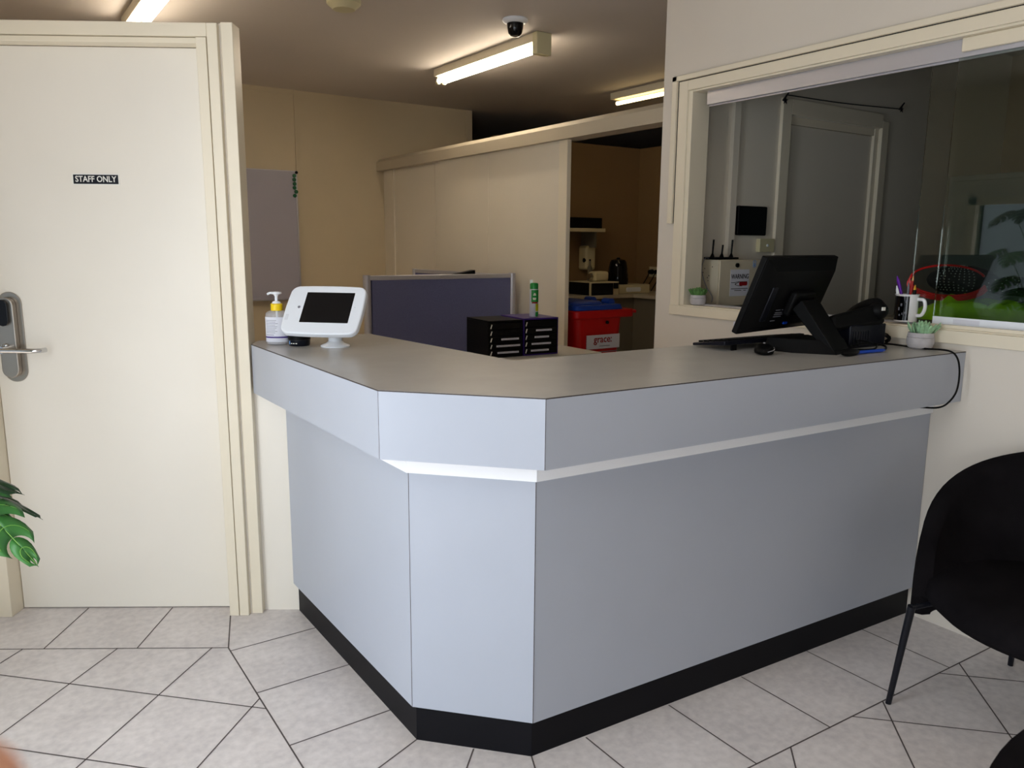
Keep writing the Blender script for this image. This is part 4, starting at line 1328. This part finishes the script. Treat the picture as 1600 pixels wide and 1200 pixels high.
def monstera_leaf(mb, base, tip, nrm, wid, lobes=5, vein=None, droop=0.25):
    base, tip = Vector(base), Vector(tip)
    ax = (tip - base); L = ax.length; ax.normalize()
    nrm = Vector(nrm); nrm = (nrm - ax * nrm.dot(ax)).normalized()
    sd_ = ax.cross(nrm)
    def P(t, s):
        z = -droop * L * (t - 0.2) ** 2 - 0.35 * wid * (abs(s) / 1.0) ** 2 * 0.5
        return base + ax * (L * t) + sd_ * (wid * s) + nrm * z
    def halfw(t):
        return max(0.0, math.sin(PI * (0.06 + 0.94 * t) ** 0.72)) ** 0.75
    th = 0.0012
    for sgn in (-1, 1):
        for k in range(lobes):
            t0, t1 = 0.02 + 0.90 * k / lobes, 0.02 + 0.90 * (k + 1) / lobes
            rows = 7
            pts = []
            gap = 0.012 + 0.016 * (k > 0)
            for r_ in range(rows + 1):
                q = r_ / rows
                fwd_ = 0.20 * q * q
                g_ = gap * (q ** 1.5) * 1.6
                w0 = halfw(min(1, t0 + fwd_ + g_)); w1 = halfw(min(1, t1 + fwd_ - g_))
                pinch = 1.0 if q < 0.85 else 1.0
                ta, tb_ = t0 + fwd_ + g_, t1 + fwd_ - g_
                if q > 0.86:
                    mid = (ta + tb_) / 2; ta = mid - (mid - ta) * 0.55; tb_ = mid + (tb_ - mid) * 0.75
                pts.append((P(ta, sgn * q * w0), P(min(tb_, 1.0), sgn * q * w1)))
            vv = []
            for a, b_ in pts:
                mdl = (a + b_) / 2 + nrm * 0.004
                vv += [a, mdl, b_]
            ff = []
            for r_ in range(rows):
                for c_ in range(2):
                    q = (r_ * 3 + c_, r_ * 3 + c_ + 1, (r_ + 1) * 3 + c_ + 1, (r_ + 1) * 3 + c_)
                    ff.append(q if sgn < 0 else q[::-1])
            mb.add(vv, ff)
            if vein is not None:
                mid = [(a + b_) / 2 + nrm * 0.0045 for a, b_ in pts[:-1]]
                vein.tube(mid, 0.0011, n=4, smooth=0, r1=0.0004)
    # tip piece
    mb.add([P(0.90, -halfw(0.9) * 0.25), P(1.02, 0), P(0.90, halfw(0.9) * 0.25), P(0.8, 0)], [(0, 3, 2, 1)])
    if vein is not None:
        vein.tube([P(t / 8, 0) + nrm * 0.002 for t in range(9)], 0.0018, n=5, smooth=0, r1=0.0006)


lfg, lfd, vn, st = MB(), MB(), MB(), MB()
# the leaves that enter the frame
monstera_leaf(lfg, (-0.10, 2.36, 0.80), (0.062, 2.24, 0.58), (0.15, -0.75, 0.60), 0.072, 4, vn, 0.12)
monstera_leaf(lfg, (-0.13, 2.33, 0.83), (0.028, 2.30, 0.665), (0.35, -0.8, 0.45), 0.050, 3, vn, 0.2)
monstera_leaf(lfd, (-0.20, 2.44, 0.83), (0.095, 2.34, 0.705), (-0.1, 0.15, 1.0), 0.060, 4, None, 0.2)
monstera_leaf(lfd, (-0.22, 2.40, 0.86), (0.050, 2.32, 0.775), (0.1, -0.35, 1.0), 0.055, 3, None, 0.2)
rnd = random.Random(12)
heads = [(-0.10, 2.36, 0.80), (-0.13, 2.33, 0.83), (-0.20, 2.44, 0.83), (-0.22, 2.40, 0.86)]
for k in range(24):
    a = rnd.uniform(0, 2 * PI)
    rr = rnd.uniform(0.12, 0.32)
    z = rnd.uniform(0.65, 1.72)
    bx_, by_ = -0.66 + rr * 0.55 * math.cos(a), 2.62 + rr * math.sin(a)
    tx_, ty_ = -0.66 + (rr + 0.14) * 0.75 * math.cos(a), 2.62 + (rr + 0.22) * math.sin(a)
    if tx_ > -0.28: tx_ = -0.28
    monstera_leaf(lfg if k % 3 else lfd, (bx_, by_, z), (tx_, ty_, z - 0.10), (0.3 * math.cos(a), 0.3 * math.sin(a), 1), 0.12, 5, None, 0.3)
    heads.append((bx_, by_, z))
for h_ in heads:
    st.tube([(-0.62 + rnd.uniform(-0.05, 0.05), 2.62 + rnd.uniform(-0.05, 0.05), 0.27), (-0.62 + (h_[0] + 0.62) * 0.35, 2.62 + (h_[1] - 2.62) * 0.35, h_[2] * 0.75), h_], 0.005, n=6, r1=0.003)
for nm_, mb2, mt_ in (('foliage', lfg, 'leaf_green'), ('dark_foliage', lfd, 'leaf_dark')):
    for i in range(len(mb2.v)): mb2.v[i] = mb2.v[i] - Vector((-0.62, 2.62, 0))
    o = mb2.build(nm_, mt_, mp, angle=80)
    md = o.modifiers.new('solid', 'SOLIDIFY'); md.thickness = 0.0009
for nm_, mb2, mt_ in (('leaf_veins', vn, 'leaf_vein'), ('stems', st, 'stem_green')):
    for i in range(len(mb2.v)): mb2.v[i] = mb2.v[i] - Vector((-0.62, 2.62, 0))
    mb2.build(nm_, mt_, mp)

# ================================================================== HAND OF THE PHOTOGRAPHER
# the person holding the camera: one fingertip pokes in at the lower left, out of focus
def cw(x, y, z):
    return cam.matrix_world @ Vector((x, y, z))


HV, HE, HR = [], [], []


def hv(p, r):
    HV.append(cw(*p)); HR.append(r)
    return len(HV) - 1


def chain(start, pts):
    prev = start
    for p, r in pts:
        k = hv(p, r)
        if prev is not None:
            HE.append((prev, k))
        prev = k
    return prev


wrist = hv((-0.100, -0.235, 0.045), 0.027)
chain(wrist, [((-0.110, -0.330, 0.110), 0.034), ((-0.120, -0.430, 0.190), 0.040)])
p_mid = hv((-0.098, -0.185, 0.010), 0.030); HE.append((wrist, p_mid))
k1 = hv((-0.082, -0.130, -0.028), 0.0125); HE.append((p_mid, k1))
chain(k1, [((-0.072, -0.097, -0.050), 0.0120), ((-0.0620, -0.060, -0.067), 0.0112), ((-0.0550, -0.039, -0.072), 0.0106), ((-0.0540, -0.0325, -0.0725), 0.0085)])
for dx, L in ((-0.022, 1.05), (-0.043, 0.97), (-0.062, 0.80)):
    kk_ = hv((-0.086 + dx, -0.134, -0.026), 0.012); HE.append((p_mid, kk_))
    chain(kk_, [((-0.084 + dx, -0.134 + 0.034 * L, -0.052), 0.0095), ((-0.076 + dx, -0.134 + 0.052 * L, -0.040), 0.0085), ((-0.068 + dx, -0.134 + 0.046 * L, -0.022), 0.0075)])
chain(p_mid, [((-0.070, -0.175, -0.010), 0.015), ((-0.050, -0.150, -0.020), 0.0115), ((-0.045, -0.122, -0.026), 0.010), ((-0.046, -0.112, -0.027), 0.0085)])
hm = bpy.data.meshes.new('person')
hm.from_pydata([tuple(v) for v in HV], HE, [])
hm.materials.append(MATS['skin'])
ho = bpy.data.objects.new('person', hm)
C.objects.link(ho)
sk_ = ho.modifiers.new('skin', 'SKIN')
for i, r in enumerate(HR):
    hm.skin_vertices[0].data[i].radius = (r, r)
    hm.skin_vertices[0].data[i].use_root = (i == 0)
sk_.use_smooth_shade = True
sb_ = ho.modifiers.new('sub', 'SUBSURF'); sb_.levels = 2; sb_.render_levels = 2
tag(ho, 'blurred fingertip of a person in the lower left corner, close to the lens', 'person')
